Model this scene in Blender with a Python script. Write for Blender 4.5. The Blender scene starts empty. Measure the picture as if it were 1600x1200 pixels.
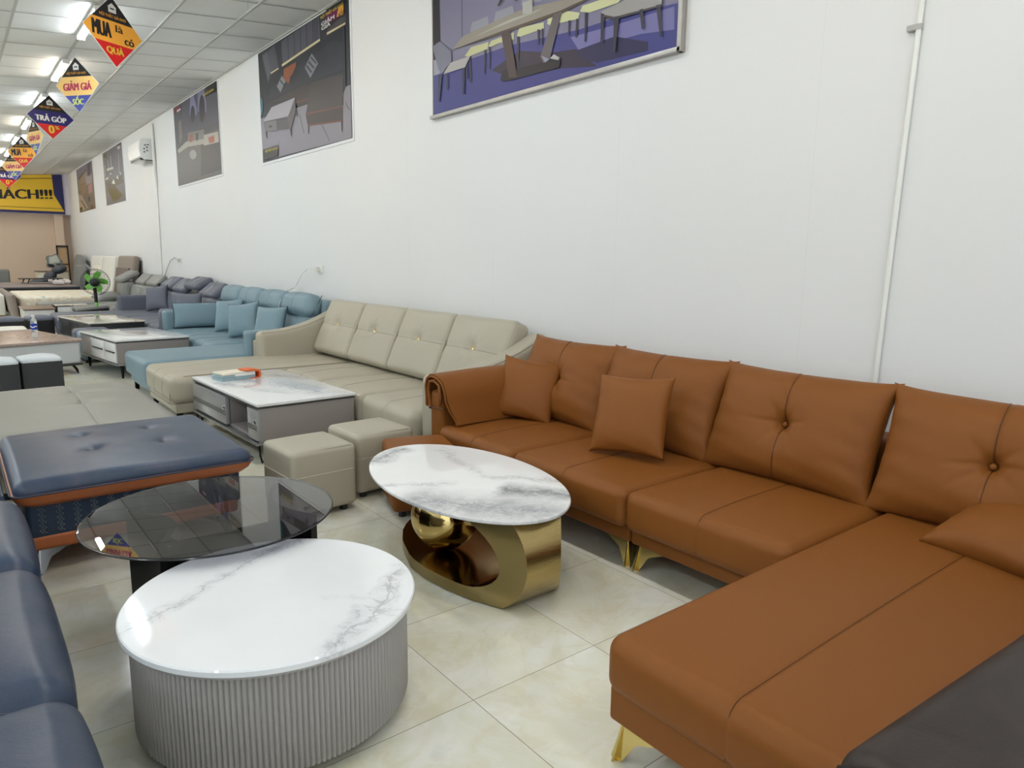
import bpy, bmesh, math, random
from mathutils import Vector, Matrix
random.seed(7)
PI = math.pi
SC = bpy.context.scene
COL = SC.collection

# ------------------------------------------------------------------ camera
cam_d = bpy.data.cameras.new('camera'); cam = bpy.data.objects.new('camera', cam_d); COL.objects.link(cam)
SC.camera = cam
cam_d.sensor_width = 36; cam_d.lens = 1107.08/1600*36; cam_d.clip_start = .02; cam_d.clip_end = 200
def cam_axes(yaw, pitch, roll):
    cy, sy, cp, sp = math.cos(yaw), math.sin(yaw), math.cos(pitch), math.sin(pitch)
    f = Vector((sy*cp, cy*cp, -sp)); r = Vector((cy, -sy, 0)); u = r.cross(f)
    cr, sr = math.cos(roll), math.sin(roll)
    return cr*r+sr*u, -sr*r+cr*u, f
_r, _u, _f = cam_axes(math.radians(38.344), math.radians(9.975), math.radians(.672))
cam.matrix_world = Matrix(((_r.x, _u.x, -_f.x, 0), (_r.y, _u.y, -_f.y, 0), (_r.z, _u.z, -_f.z, 1.40), (0, 0, 0, 1)))

# ------------------------------------------------------------------ world, fill light, exposure
W = bpy.data.worlds.new('world'); SC.world = W; W.use_nodes = True
W.node_tree.nodes['Background'].inputs[0].default_value = (.85, .93, 1, 1)
W.node_tree.nodes['Background'].inputs[1].default_value = 1.0
SC.view_settings.view_transform = 'Standard'; SC.view_settings.look = 'None'
SC.view_settings.gamma = 1; SC.view_settings.use_curve_mapping = False
SC.view_settings.exposure = 0.68
def area_light(name, loc, rot, sx, sy, power, color):
    d = bpy.data.lights.new(name, 'AREA'); d.shape = 'RECTANGLE'; d.size = sx; d.size_y = sy
    d.energy = power; d.color = color
    o = bpy.data.objects.new(name, d); COL.objects.link(o); o.location = loc; o.rotation_euler = rot
    return o
# area light added as room fill, standing in for daylight from an unseen shopfront
area_light('shopfront_fill', (-1.3, -3.9, 1.75), (math.radians(90), 0, 0), 8.6, 3.2, 24, (.93, .97, 1))
TUBE_COOL, TUBE_WARM, TUBE_STRENGTH = (.86, .94, 1), (1, .88, .74), 50.0

# ------------------------------------------------------------------ materials
def srgb(c):
    return tuple(((v/255)/12.92 if v <= 10 else ((v/255+.055)/1.055)**2.4) for v in c)+(1,)
MATS = {}
def mat(name, col=(128,128,128), rough=.5, metal=0, spec=.5, bump=0, bscale=60, coat=0, var=0, vscale=3, emit=0, trans=0, ior=1.45, sheen=0, alin=None):
    if name in MATS: return MATS[name]
    m = bpy.data.materials.new(name); m.use_nodes = True; MATS[name] = m
    nt = m.node_tree; b = nt.nodes['Principled BSDF']; c = alin or srgb(col)
    b.inputs['Base Color'].default_value = c; b.inputs['Roughness'].default_value = rough
    b.inputs['Metallic'].default_value = metal; b.inputs['Specular IOR Level'].default_value = spec
    b.inputs['Coat Weight'].default_value = coat; b.inputs['Coat Roughness'].default_value = .04
    b.inputs['Transmission Weight'].default_value = trans; b.inputs['IOR'].default_value = ior
    b.inputs['Sheen Weight'].default_value = sheen
    if emit:
        b.inputs['Emission Color'].default_value = c; b.inputs['Emission Strength'].default_value = emit
    if bump or var:
        tc = nt.nodes.new('ShaderNodeTexCoord')
        if var:
            n = nt.nodes.new('ShaderNodeTexNoise'); n.inputs['Scale'].default_value = vscale; n.inputs['Detail'].default_value = 4
            nt.links.new(tc.outputs['Object'], n.inputs['Vector'])
            mx = nt.nodes.new('ShaderNodeMix'); mx.data_type = 'RGBA'
            mx.inputs[6].default_value = tuple(v*(1-var) for v in c[:3])+(1,)
            mx.inputs[7].default_value = tuple(min(1, v*(1+var)) for v in c[:3])+(1,)
            nt.links.new(n.outputs['Fac'], mx.inputs[0]); nt.links.new(mx.outputs[2], b.inputs['Base Color'])
        if bump:
            n = nt.nodes.new('ShaderNodeTexNoise'); n.inputs['Scale'].default_value = bscale; n.inputs['Detail'].default_value = 3
            nt.links.new(tc.outputs['Object'], n.inputs['Vector'])
            bp = nt.nodes.new('ShaderNodeBump'); bp.inputs['Strength'].default_value = bump; bp.inputs['Distance'].default_value = .002
            nt.links.new(n.outputs['Fac'], bp.inputs['Height']); nt.links.new(bp.outputs['Normal'], b.inputs['Normal'])
    return m
class NT:
    def __init__(s, name):
        s.m = bpy.data.materials.new(name); s.m.use_nodes = True; MATS[name] = s.m
        s.t = s.m.node_tree; s.b = s.t.nodes['Principled BSDF']; s.tc = s.t.nodes.new('ShaderNodeTexCoord')
    def n(s, typ, **kw):
        x = s.t.nodes.new(typ)
        for k, v in kw.items():
            if isinstance(k, str) and hasattr(x, k): setattr(x, k, v)
        return x
    def l(s, a, b): s.t.links.new(a, b)
    def noise(s, vec, scale, detail=4, dist=0, rough=.5):
        x = s.t.nodes.new('ShaderNodeTexNoise'); x.inputs['Scale'].default_value = scale; x.inputs['Detail'].default_value = detail
        x.inputs['Distortion'].default_value = dist; x.inputs['Roughness'].default_value = rough; s.l(vec, x.inputs['Vector']); return x.outputs['Fac']
    def ramp(s, fac, stops):
        r = s.t.nodes.new('ShaderNodeValToRGB'); s.l(fac, r.inputs[0]); e = r.color_ramp.elements
        while len(e) < len(stops): e.new(.5)
        for i, (p, c) in enumerate(stops): e[i].position = p; e[i].color = c if len(c) == 4 else srgb(c)
        return r.outputs[0]
    def mix(s, fac, a, b):
        x = s.t.nodes.new('ShaderNodeMix'); x.data_type = 'RGBA'
        if isinstance(fac, (int, float)): x.inputs[0].default_value = fac
        else: s.l(fac, x.inputs[0])
        for i, v in ((6, a), (7, b)):
            if isinstance(v, tuple): x.inputs[i].default_value = v
            else: s.l(v, x.inputs[i])
        return x.outputs[2]
    def math(s, op, a, b=None):
        x = s.t.nodes.new('ShaderNodeMath'); x.operation = op
        for i, v in enumerate((a, b)):
            if v is None: continue
            if isinstance(v, (int, float)): x.inputs[i].default_value = v
            else: s.l(v, x.inputs[i])
        return x.outputs[0]
    def vein(s, vec, scale, width, dist=1.2, detail=6):   # thin wandering vein mask, 1 on the vein
        f = s.noise(vec, scale, detail, dist, .55); a = s.math('ABSOLUTE', s.math('SUBTRACT', f, .5))
        return s.ramp(a, [(0, (1,1,1,1)), (width, (0,0,0,1))])
def marble(name, base, veinc, shade, vs=1.3, w=.012, rough=.06, patch=(.52, .72), off=(0,0,0), stretch=(1,1,1), amt=1.0):
    k = NT(name); mp = k.n('ShaderNodeMapping'); mp.inputs['Location'].default_value = off; mp.inputs['Scale'].default_value = stretch
    k.l(k.tc.outputs['Object'], mp.inputs['Vector']); v = mp.outputs[0]
    p = k.noise(v, vs*1.1, 5, .6); col = k.mix(k.ramp(p, [(patch[0], (0,0,0,1)), (patch[1], (1,1,1,1))]), srgb(base), srgb(shade))
    v1 = k.vein(v, vs, w); m1 = k.ramp(k.noise(v, vs*.8, 2), [(.47, (0,0,0,1)), (.6, (amt,amt,amt,1))])
    col = k.mix(k.math('MULTIPLY', v1, m1), col, srgb(veinc))
    v2 = k.vein(v, vs*2.3, w*.7, 1.6); col = k.mix(k.math('MULTIPLY', k.math('MULTIPLY', v2, m1), .45), col, srgb(veinc))
    k.l(col, k.b.inputs['Base Color']); k.b.inputs['Roughness'].default_value = rough; return k.m

def streaked_marble(name, base, streaks, rough=.05):
    """white stone with veins running along given lines: (x0, y0, x1, y1, half width, colour, strength, core)"""
    k = NT(name); o = k.tc.outputs['Object']; sp = k.n('ShaderNodeSeparateXYZ'); k.l(o, sp.inputs[0])
    n1 = k.math('SUBTRACT', k.noise(o, 4.5, 6, 0, .6), .5); mp = k.n('ShaderNodeMapping'); mp.inputs['Location'].default_value = (5, 3, 1); k.l(o, mp.inputs['Vector'])
    n2 = k.math('SUBTRACT', k.noise(mp.outputs[0], 4.5, 6, 0, .6), .5)
    x = k.math('ADD', sp.outputs[0], k.math('MULTIPLY', n1, .22)); y = k.math('ADD', sp.outputs[1], k.math('MULTIPLY', n2, .22))
    fine = k.ramp(k.math('ABSOLUTE', k.math('SUBTRACT', k.noise(o, 11, 8, .8, .62), .5)), [(0, (1,1,1,1)), (.035, (.55,.55,.55,1)), (.10, (0,0,0,1))])
    cloud = k.ramp(k.noise(o, 16, 8, .5, .7), [(.35, (.45,.45,.45,1)), (.62, (1,1,1,1))])
    col = k.mix(k.ramp(k.noise(o, 2, 4), [(.4, (0,0,0,1)), (.7, (1,1,1,1))]), srgb(base), srgb(tuple(v-7 for v in base)))
    for (x0, y0, x1, y1, wd, c, st, core) in streaks:
        L = math.hypot(x1-x0, y1-y0); tx, ty = (x1-x0)/L, (y1-y0)/L
        dx, dy = k.math('SUBTRACT', x, x0), k.math('SUBTRACT', y, y0)
        d = k.math('ABSOLUTE', k.math('SUBTRACT', k.math('MULTIPLY', dx, ty), k.math('MULTIPLY', dy, tx)))
        t = k.math('ADD', k.math('MULTIPLY', dx, tx), k.math('MULTIPLY', dy, ty))
        rng = k.ramp(k.math('ABSOLUTE', k.math('SUBTRACT', t, L/2)), [(L/2*.8, (1,1,1,1)), (L/2*1.12, (0,0,0,1))])
        band = k.math('MULTIPLY', k.ramp(d, [(0, (1,1,1,1)), (wd, (0,0,0,1))]), rng)
        haze = k.math('MULTIPLY', k.math('MULTIPLY', band, cloud), st)
        m = k.math('MAXIMUM', k.math('MULTIPLY', k.math('MULTIPLY', band, fine), min(1, st*1.5+.25)), haze)
        if core: m = k.math('MAXIMUM', m, k.math('MULTIPLY', k.math('MULTIPLY', k.ramp(d, [(0, (1,1,1,1)), (core, (0,0,0,1))]), rng), .55))
        col = k.mix(m, col, srgb(c))
    k.l(col, k.b.inputs['Base Color']); k.b.inputs['Roughness'].default_value = rough; return k.m

T = .5433   # floor tile pitch
def floor_mat():
    k = NT('polished_onyx_tile'); sp = k.n('ShaderNodeSeparateXYZ'); k.l(k.tc.outputs['Object'], sp.inputs[0])
    def edge(o, off):
        f = k.math('FRACT', k.math('DIVIDE', k.math('SUBTRACT', o, off-50*T), T)); return k.math('MINIMUM', f, k.math('SUBTRACT', 1, f)), k.math('FLOOR', k.math('DIVIDE', k.math('SUBTRACT', o, off-50*T), T))
    ex, ix = edge(sp.outputs[0], 1.74); ey, iy = edge(sp.outputs[1], 1.695)
    cmb = k.n('ShaderNodeCombineXYZ'); k.l(ix, cmb.inputs[0]); k.l(iy, cmb.inputs[1]); wn = k.n('ShaderNodeTexWhiteNoise'); k.l(cmb.outputs[0], wn.inputs['Vector'])
    vm = k.n('ShaderNodeVectorMath'); vm.operation = 'MULTIPLY_ADD'; vm.inputs[1].default_value = (9, 9, 9); k.l(wn.outputs['Color'], vm.inputs[0]); k.l(k.tc.outputs['Object'], vm.inputs[2]); v = vm.outputs[0]
    n1 = k.noise(v, 2.2, 5, 1.4); col = k.ramp(n1, [(.3, (220,216,192)), (.5, (224,223,206)), (.62, (232,231,221)), (.75, (217,219,210))])
    vv = k.vein(v, 2.0, .05, 2.0, 4); col = k.mix(k.math('MULTIPLY', vv, .18), col, srgb((205,190,142)))
    v3 = k.vein(v, 3.1, .03, 1.5, 5); col = k.mix(k.math('MULTIPLY', v3, .25), col, srgb((236,236,232)))
    g = k.math('LESS_THAN', k.math('MINIMUM', ex, ey), .0022); col = k.mix(g, col, srgb((120,112,96)))
    k.l(col, k.b.inputs['Base Color']); rg = k.math('ADD', k.math('MULTIPLY', g, .5), .07); k.l(rg, k.b.inputs['Roughness'])
    k.b.inputs['Specular IOR Level'].default_value = .55
    return k.m
def wall_mat(name, col, seam):
    k = NT(name); sp = k.n('ShaderNodeSeparateXYZ'); k.l(k.tc.outputs['Object'], sp.inputs[0])
    n = k.noise(k.tc.outputs['Object'], .8, 3); c = k.mix(n, srgb(col), srgb(tuple(v-5 for v in col)))
    if seam:
        f = k.math('FRACT', k.math('DIVIDE', k.math('ADD', sp.outputs[1], 50-1.78), 1.32)); s = k.math('LESS_THAN', f, .0022)
        c = k.mix(k.math('MULTIPLY', s, .10), c, srgb((150,148,146)))
    k.l(c, k.b.inputs['Base Color']); k.b.inputs['Roughness'].default_value = .65; k.b.inputs['Specular IOR Level'].default_value = .25
    bp = k.n('ShaderNodeBump'); bp.inputs['Strength'].default_value = .15; bp.inputs['Distance'].default_value = .004
    k.l(k.noise(k.tc.outputs['Object'], 25, 3), bp.inputs['Height']); k.l(bp.outputs[0], k.b.inputs['Normal']); return k.m
def leather(name, col, rough=.42, bump=.18, var=.06, vscale=4, spec=.4):
    return mat(name, col, rough, bump=bump, bscale=260, var=var, vscale=vscale, spec=spec)
def aged_leather(name, a, b, rough=.36):
    k = NT(name); n = k.noise(k.tc.outputs['Object'], 5, 7, .5, .65); col = k.ramp(n, [(.3, a), (.7, b)])
    k.l(col, k.b.inputs['Base Color']); k.b.inputs['Roughness'].default_value = rough; k.b.inputs['Specular IOR Level'].default_value = .3
    bp = k.n('ShaderNodeBump'); bp.inputs['Strength'].default_value = .25; bp.inputs['Distance'].default_value = .002
    k.l(k.noise(k.tc.outputs['Object'], 120, 5), bp.inputs['Height']); k.l(bp.outputs[0], k.b.inputs['Normal']); return k.m
def brushed(name, col, rough=.3, axis=2):
    k = NT(name); mp = k.n('ShaderNodeMapping'); sc = [700, 700, 700]; sc[axis] = 5; mp.inputs['Scale'].default_value = sc
    k.l(k.tc.outputs['Object'], mp.inputs['Vector']); n = k.noise(mp.outputs[0], 1, 3)
    k.l(k.mix(n, srgb(tuple(int(v*.94) for v in col)), srgb(col)), k.b.inputs['Base Color']); k.b.inputs['Metallic'].default_value = 1
    k.l(k.math('ADD', k.math('MULTIPLY', n, .15), rough-.05), k.b.inputs['Roughness'])
    bp = k.n('ShaderNodeBump'); bp.inputs['Strength'].default_value = .06; bp.inputs['Distance'].default_value = .0006
    k.l(n, bp.inputs['Height']); k.l(bp.outputs[0], k.b.inputs['Normal']); return k.m
def wood(name, a, b, scale=(1, 12, 12), rough=.3):
    k = NT(name); mp = k.n('ShaderNodeMapping'); mp.inputs['Scale'].default_value = scale
    k.l(k.tc.outputs['Object'], mp.inputs['Vector']); n = k.noise(mp.outputs[0], 3, 6, 1)
    k.l(k.ramp(n, [(.3, a), (.7, b)]), k.b.inputs['Base Color']); k.b.inputs['Roughness'].default_value = rough; return k.m

# ------------------------------------------------------------------ objects
PM = {}      # object -> its world matrix (things are placed with location and z rotation)
def tag(o, label=None, cat=None, group=None, kind=None):
    if label: o['label'] = label
    if cat: o['category'] = cat
    if group: o['group'] = group
    if kind: o['kind'] = kind
    return o
def thing(name, label, cat, loc=(0,0,0), rz=0, group=None):
    o = bpy.data.objects.new(name, None); COL.objects.link(o); o.empty_display_size = .1
    o.location = loc; o.rotation_euler = (0, 0, rz); PM[o] = Matrix.Translation(loc) @ Matrix.Rotation(rz, 4, 'Z')
    return tag(o, label, cat, group)
def frame(c, n, up=(0,0,1)):
    n = Vector(n).normalized(); up = Vector(up); x = up.cross(n).normalized(); y = n.cross(x)
    return Matrix(((x.x, y.x, n.x, c[0]), (x.y, y.y, n.y, c[1]), (x.z, y.z, n.z, c[2]), (0,0,0,1)))
class MB:
    def __init__(s): s.v = []; s.f = []; s.m = []
    def add(s, vs, fs, mi=0, M=None):
        o = len(s.v); s.v += [(M @ Vector(p)) if M else Vector(p) for p in vs]; s.f += [tuple(i+o for i in f) for f in fs]; s.m += [mi]*len(fs); return s
    def box(s, a, b, mi=0, M=None):
        x0,y0,z0 = a; x1,y1,z1 = b
        return s.add([(x0,y0,z0),(x1,y0,z0),(x1,y1,z0),(x0,y1,z0),(x0,y0,z1),(x1,y0,z1),(x1,y1,z1),(x0,y1,z1)], [(0,3,2,1),(4,5,6,7),(0,1,5,4),(1,2,6,5),(2,3,7,6),(3,0,4,7)], mi, M)
    def loft(s, rings, mi=0, M=None, caps=True, closed=True):
        n = len(rings[0]); vs = [p for r in rings for p in r]; fs = []
        for i in range(len(rings)-1):
            for j in range(n if closed else n-1):
                k = (j+1) % n; fs.append((i*n+j, i*n+k, (i+1)*n+k, (i+1)*n+j))
        if caps: fs += [tuple(range(n))[::-1], tuple(range((len(rings)-1)*n, len(rings)*n))]
        return s.add(vs, fs, mi, M)
    def lathe(s, prof, n=32, c=(0,0,0), mi=0, M=None, caps=True, sx=1, sy=1):
        return s.loft([[(c[0]+r*sx*math.cos(2*PI*j/n), c[1]+r*sy*math.sin(2*PI*j/n), c[2]+z) for j in range(n)] for r, z in prof], mi, M, caps)
    def tube(s, pts, r, n=8, mi=0, M=None, r2=None, closed=False):
        P = [Vector(p) for p in pts]; R = []; up = Vector((0,0,1)); N = len(P)
        for i, p in enumerate(P):
            if closed: t = (P[(i+1) % N]-P[i-1]).normalized()
            else: t = (P[min(i+1, N-1)]-P[max(i-1, 0)]).normalized()
            a = t.cross(up)
            if a.length < 1e-3: a = t.cross(Vector((1,0,0)))
            a.normalize(); b = t.cross(a); rr = r if r2 is None else r+(r2-r)*i/(N-1); up = a.cross(t) if a.length else up
            R.append([p+a*rr*math.cos(2*PI*j/n)+b*rr*math.sin(2*PI*j/n) for j in range(n)])
        if closed: R.append(R[0])
        return s.loft(R, mi, M, not closed)
    def prism(s, poly, h0, h1, axis='z', mi=0, M=None):
        def P(a, b, h): return {'z': (a, b, h), 'x': (h, a, b), 'y': (a, h, b)}[axis]
        return s.loft([[P(a, b, h0) for a, b in poly], [P(a, b, h1) for a, b in poly]], mi, M)
    def sphere(s, c, r, n=24, mi=0, M=None, sz=1):
        return s.lathe([(max(1e-4, r*math.sin(PI*i/n)), -r*sz*math.cos(PI*i/n)) for i in range(n+1)], n*2, c, mi, M)
    def build(s, name, mats, parent=None, smooth=True, local=False, bevel=0, angle=40):
        me = bpy.data.meshes.new(name); vs = s.v
        if parent is not None and not local:
            inv = PM[parent].inverted(); vs = [inv @ p for p in vs]
        me.from_pydata([tuple(p) for p in vs], [], s.f)
        if not isinstance(mats, (list, tuple)): mats = [mats]
        for m in mats: me.materials.append(m)
        for p, i in zip(me.polygons, s.m): p.material_index = i
        bm = bmesh.new(); bm.from_mesh(me); bmesh.ops.remove_doubles(bm, verts=bm.verts, dist=1e-6); bmesh.ops.recalc_face_normals(bm, faces=bm.faces)
        if bevel:
            es = [e for e in bm.edges if len(e.link_faces) == 2 and e.calc_face_angle(0) > .6]
            bmesh.ops.bevel(bm, geom=es, offset=bevel, segments=2, affect='EDGES', profile=.6)
        bm.to_mesh(me); bm.free()
        if smooth:
            me.shade_smooth(); me.set_sharp_from_angle(angle=math.radians(angle))
        o = bpy.data.objects.new(name, me); COL.objects.link(o)
        if parent is not None: o.parent = parent; PM[o] = PM[parent]
        else: PM[o] = Matrix()
        return o
def lines(a, r, seams, n):
    A = [a-r+r*math.tan(PI/4*i/4) for i in range(5)]; L = set(round(v, 5) for v in A+[-v for v in A])
    for i in range(1, n): L.add(round(-(a-r)+2*(a-r)*i/n, 5))
    for q in seams:
        for d in (-.012, -.006, 0, .006, .012):
            if abs(q+d) < a-r: L.add(round(q+d, 5))
    return sorted(L)
def rbox(mb, x0, x1, y0, y1, z0, z1, r=.04, puff=0, bulge=0, xs=(), ys=(), zs=(), depth=.006, fn=None, n=8, mi=0, M=None):
    """soft box: rounded edges, domed top, bulging sides, stitched grooves across x = xs, y = ys, z = zs"""
    c = Vector(((x0+x1)/2, (y0+y1)/2, (z0+z1)/2)); h = ((x1-x0)/2, (y1-y0)/2, (z1-z0)/2); r = min(r, *(v*.98 for v in h))
    S = [[q-c[i] for q in (xs, ys, zs)[i]] for i in range(3)]; L = [lines(h[i], r, S[i], n if h[i] > .06 else 3) for i in range(3)]
    vs = []; fs = []; idx = {}
    def vert(p):
        key = tuple(round(v, 5) for v in p)
        if key in idx: return idx[key]
        inn = Vector([max(-(h[i]-r), min(h[i]-r, p[i])) for i in range(3)]); d = Vector(p)-inn; nn = d.normalized(); q = inn+nn*r
        u = [q[i]/h[i] for i in range(3)]
        g = 0
        for i in range(3):
            if abs(nn[i]) > .95: continue
            for sv in S[i]: g = max(g, math.exp(-((p[i]-sv)/.006)**2))
        q2 = q-nn*depth*g
        if puff and nn.z > .2: q2.z += puff*(1-u[0]**2)*(1-u[1]**2)*min(1, nn.z)
        if bulge:
            q2.x += bulge*nn.x*(1-u[2]**2)*(1-u[1]**4); q2.y += bulge*nn.y*(1-u[2]**2)*(1-u[0]**4)
        q2 = q2+c
        if fn: q2 = Vector(fn(q2, nn))
        idx[key] = len(vs); vs.append(q2); return idx[key]
    for ax in range(3):
        a, b = [i for i in range(3) if i != ax]
        for sg in (-1, 1):
            for i in range(len(L[a])-1):
                for j in range(len(L[b])-1):
                    q = []
                    for (aa, bb) in ((i, j), (i+1, j), (i+1, j+1), (i, j+1)):
                        p = [0,0,0]; p[ax] = sg*round(h[ax], 5); p[a] = L[a][aa]; p[b] = L[b][bb]; q.append(vert(p))
                    fs.append(tuple(q))
    return mb.add(vs, fs, mi, M)
def soft(name, parent, m, b, label=None, **kw):
    mb = MB(); rbox(mb, *b, **kw); o = mb.build(name, m, parent, angle=180)
    if label: o['label'] = label
    return o
def hsh(a, b=0): return (math.sin(a*127.1+b*311.7)*43758.5453) % 1
def pillow(mb, w, h, t, M, n=26, conc=.06, button=False, seam=False, wr=.004, seed=0, pipe=0, pw=.5, mi=0, pmi=1, flop=0, ear=.02):
    rs = random.Random(seed*7+1); CR = [(2*PI*(q+rs.uniform(-.25, .25))/8, rs.uniform(.05, .10), rs.uniform(.006, .011)) for q in range(8)]
    """knife-edge cushion in the local xy plane, front towards local +z"""
    def edge(u, v):
        e = 1+ear*abs(u*v)**9; return (w/2*u*e*(1-conc*(1-v*v)*abs(u)), h/2*v*e*(1-conc*(1-u*u)*abs(v)))
    for sg in (1, -1):
        vs = []; fs = []
        for i in range(n+1):
            for j in range(n+1):
                u, v = [.6*math.sin(PI/2*q)+.4*q for q in (2*i/n-1, 2*j/n-1)]; x, y = edge(u, v)
                k = ((1-abs(u)**2.6)*(1-abs(v)**2.6)); z = t/2*max(0, k)**pw
                if sg > 0:
                    if button:
                        rr = math.hypot(x, y); th = math.atan2(y, x)
                        z -= t*.17*math.exp(-(rr/.030)**2)+t*.11*math.exp(-(rr/.10)**2)
                        z -= sum(am*math.exp(-(((th-ca+PI) % (2*PI)-PI)*rr/.009)**2)*math.exp(-((rr-.05)/ln)**2) for ca, ln, am in CR)
                    if seam: z -= .007*math.exp(-(x/.008)**2)*(k > 0)
                    z += flop*k*v
                e = max(abs(u), abs(v)); z += wr*k**.3*(math.sin(9*u*(1+.3*v)+seed*3)*.5+math.sin(17*v+5*u+seed)*.5)*e**3
                vs.append((x, y, sg*z))
        for i in range(n):
            for j in range(n): a = i*(n+1)+j; fs.append((a, a+n+1, a+n+2, a+1) if sg > 0 else (a, a+1, a+n+2, a+n+1))
        mb.add(vs, fs, mi, M)
    if pipe:
        P = []
        for i in range(n): u = math.sin(PI/2*(2*i/n-1)); P.append(edge(u, -1))
        for i in range(n): u = math.sin(PI/2*(2*i/n-1)); P.append(edge(1, u))
        for i in range(n): u = math.sin(PI/2*(1-2*i/n)); P.append(edge(u, 1))
        for i in range(n): u = math.sin(PI/2*(1-2*i/n)); P.append(edge(-1, u))
        mb.tube([M @ Vector((x, y, 0)) for x, y in P], pipe, 6, pmi, closed=True)
    return mb
def text_mesh(body, m, O, r, u, w, h, parent, name='lettering', bold=.02, lift=.0015):
    heavy = bold; bold = 0
    """letters mapped exactly onto a w x h rectangle whose lower left corner is O, running along r, up along u"""
    cu = bpy.data.curves.new('t', 'FONT'); cu.body = body; cu.offset = bold; cu.resolution_u = 3; cu.space_line = .8
    o = bpy.data.objects.new('t', cu); COL.objects.link(o); dg = bpy.context.evaluated_depsgraph_get(); dg.update()
    me = bpy.data.meshes.new_from_object(o.evaluated_get(dg)); bpy.data.objects.remove(o); bpy.data.curves.remove(cu)
    xs = [v.co.x for v in me.vertices]; ys = [v.co.y for v in me.vertices]; r = Vector(r); u = Vector(u); nn = r.cross(u).normalized()
    e = heavy*1.3*w/(max(xs)-min(xs)); mb = MB()
    for i, sh in enumerate((0,) if not heavy else (-e, -e/3, e/3, e)):
        mb.add([Vector(O)+r*((v.co.x-min(xs))/(max(xs)-min(xs))*(w-2*e)+e+sh)+u*((v.co.y-min(ys))/(max(ys)-min(ys))*h)+nn*(lift+.0001*i) for v in me.vertices], [tuple(p.vertices) for p in me.polygons])
    bpy.data.meshes.remove(me)
    return mb.build(name, m, parent, smooth=False)
def copy_tree(o, parent=None):
    c = o.copy(); COL.objects.link(c)
    if parent: c.parent = parent
    for ch in [q for q in SC.objects if q.parent == o]: copy_tree(ch, c)
    return c
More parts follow.
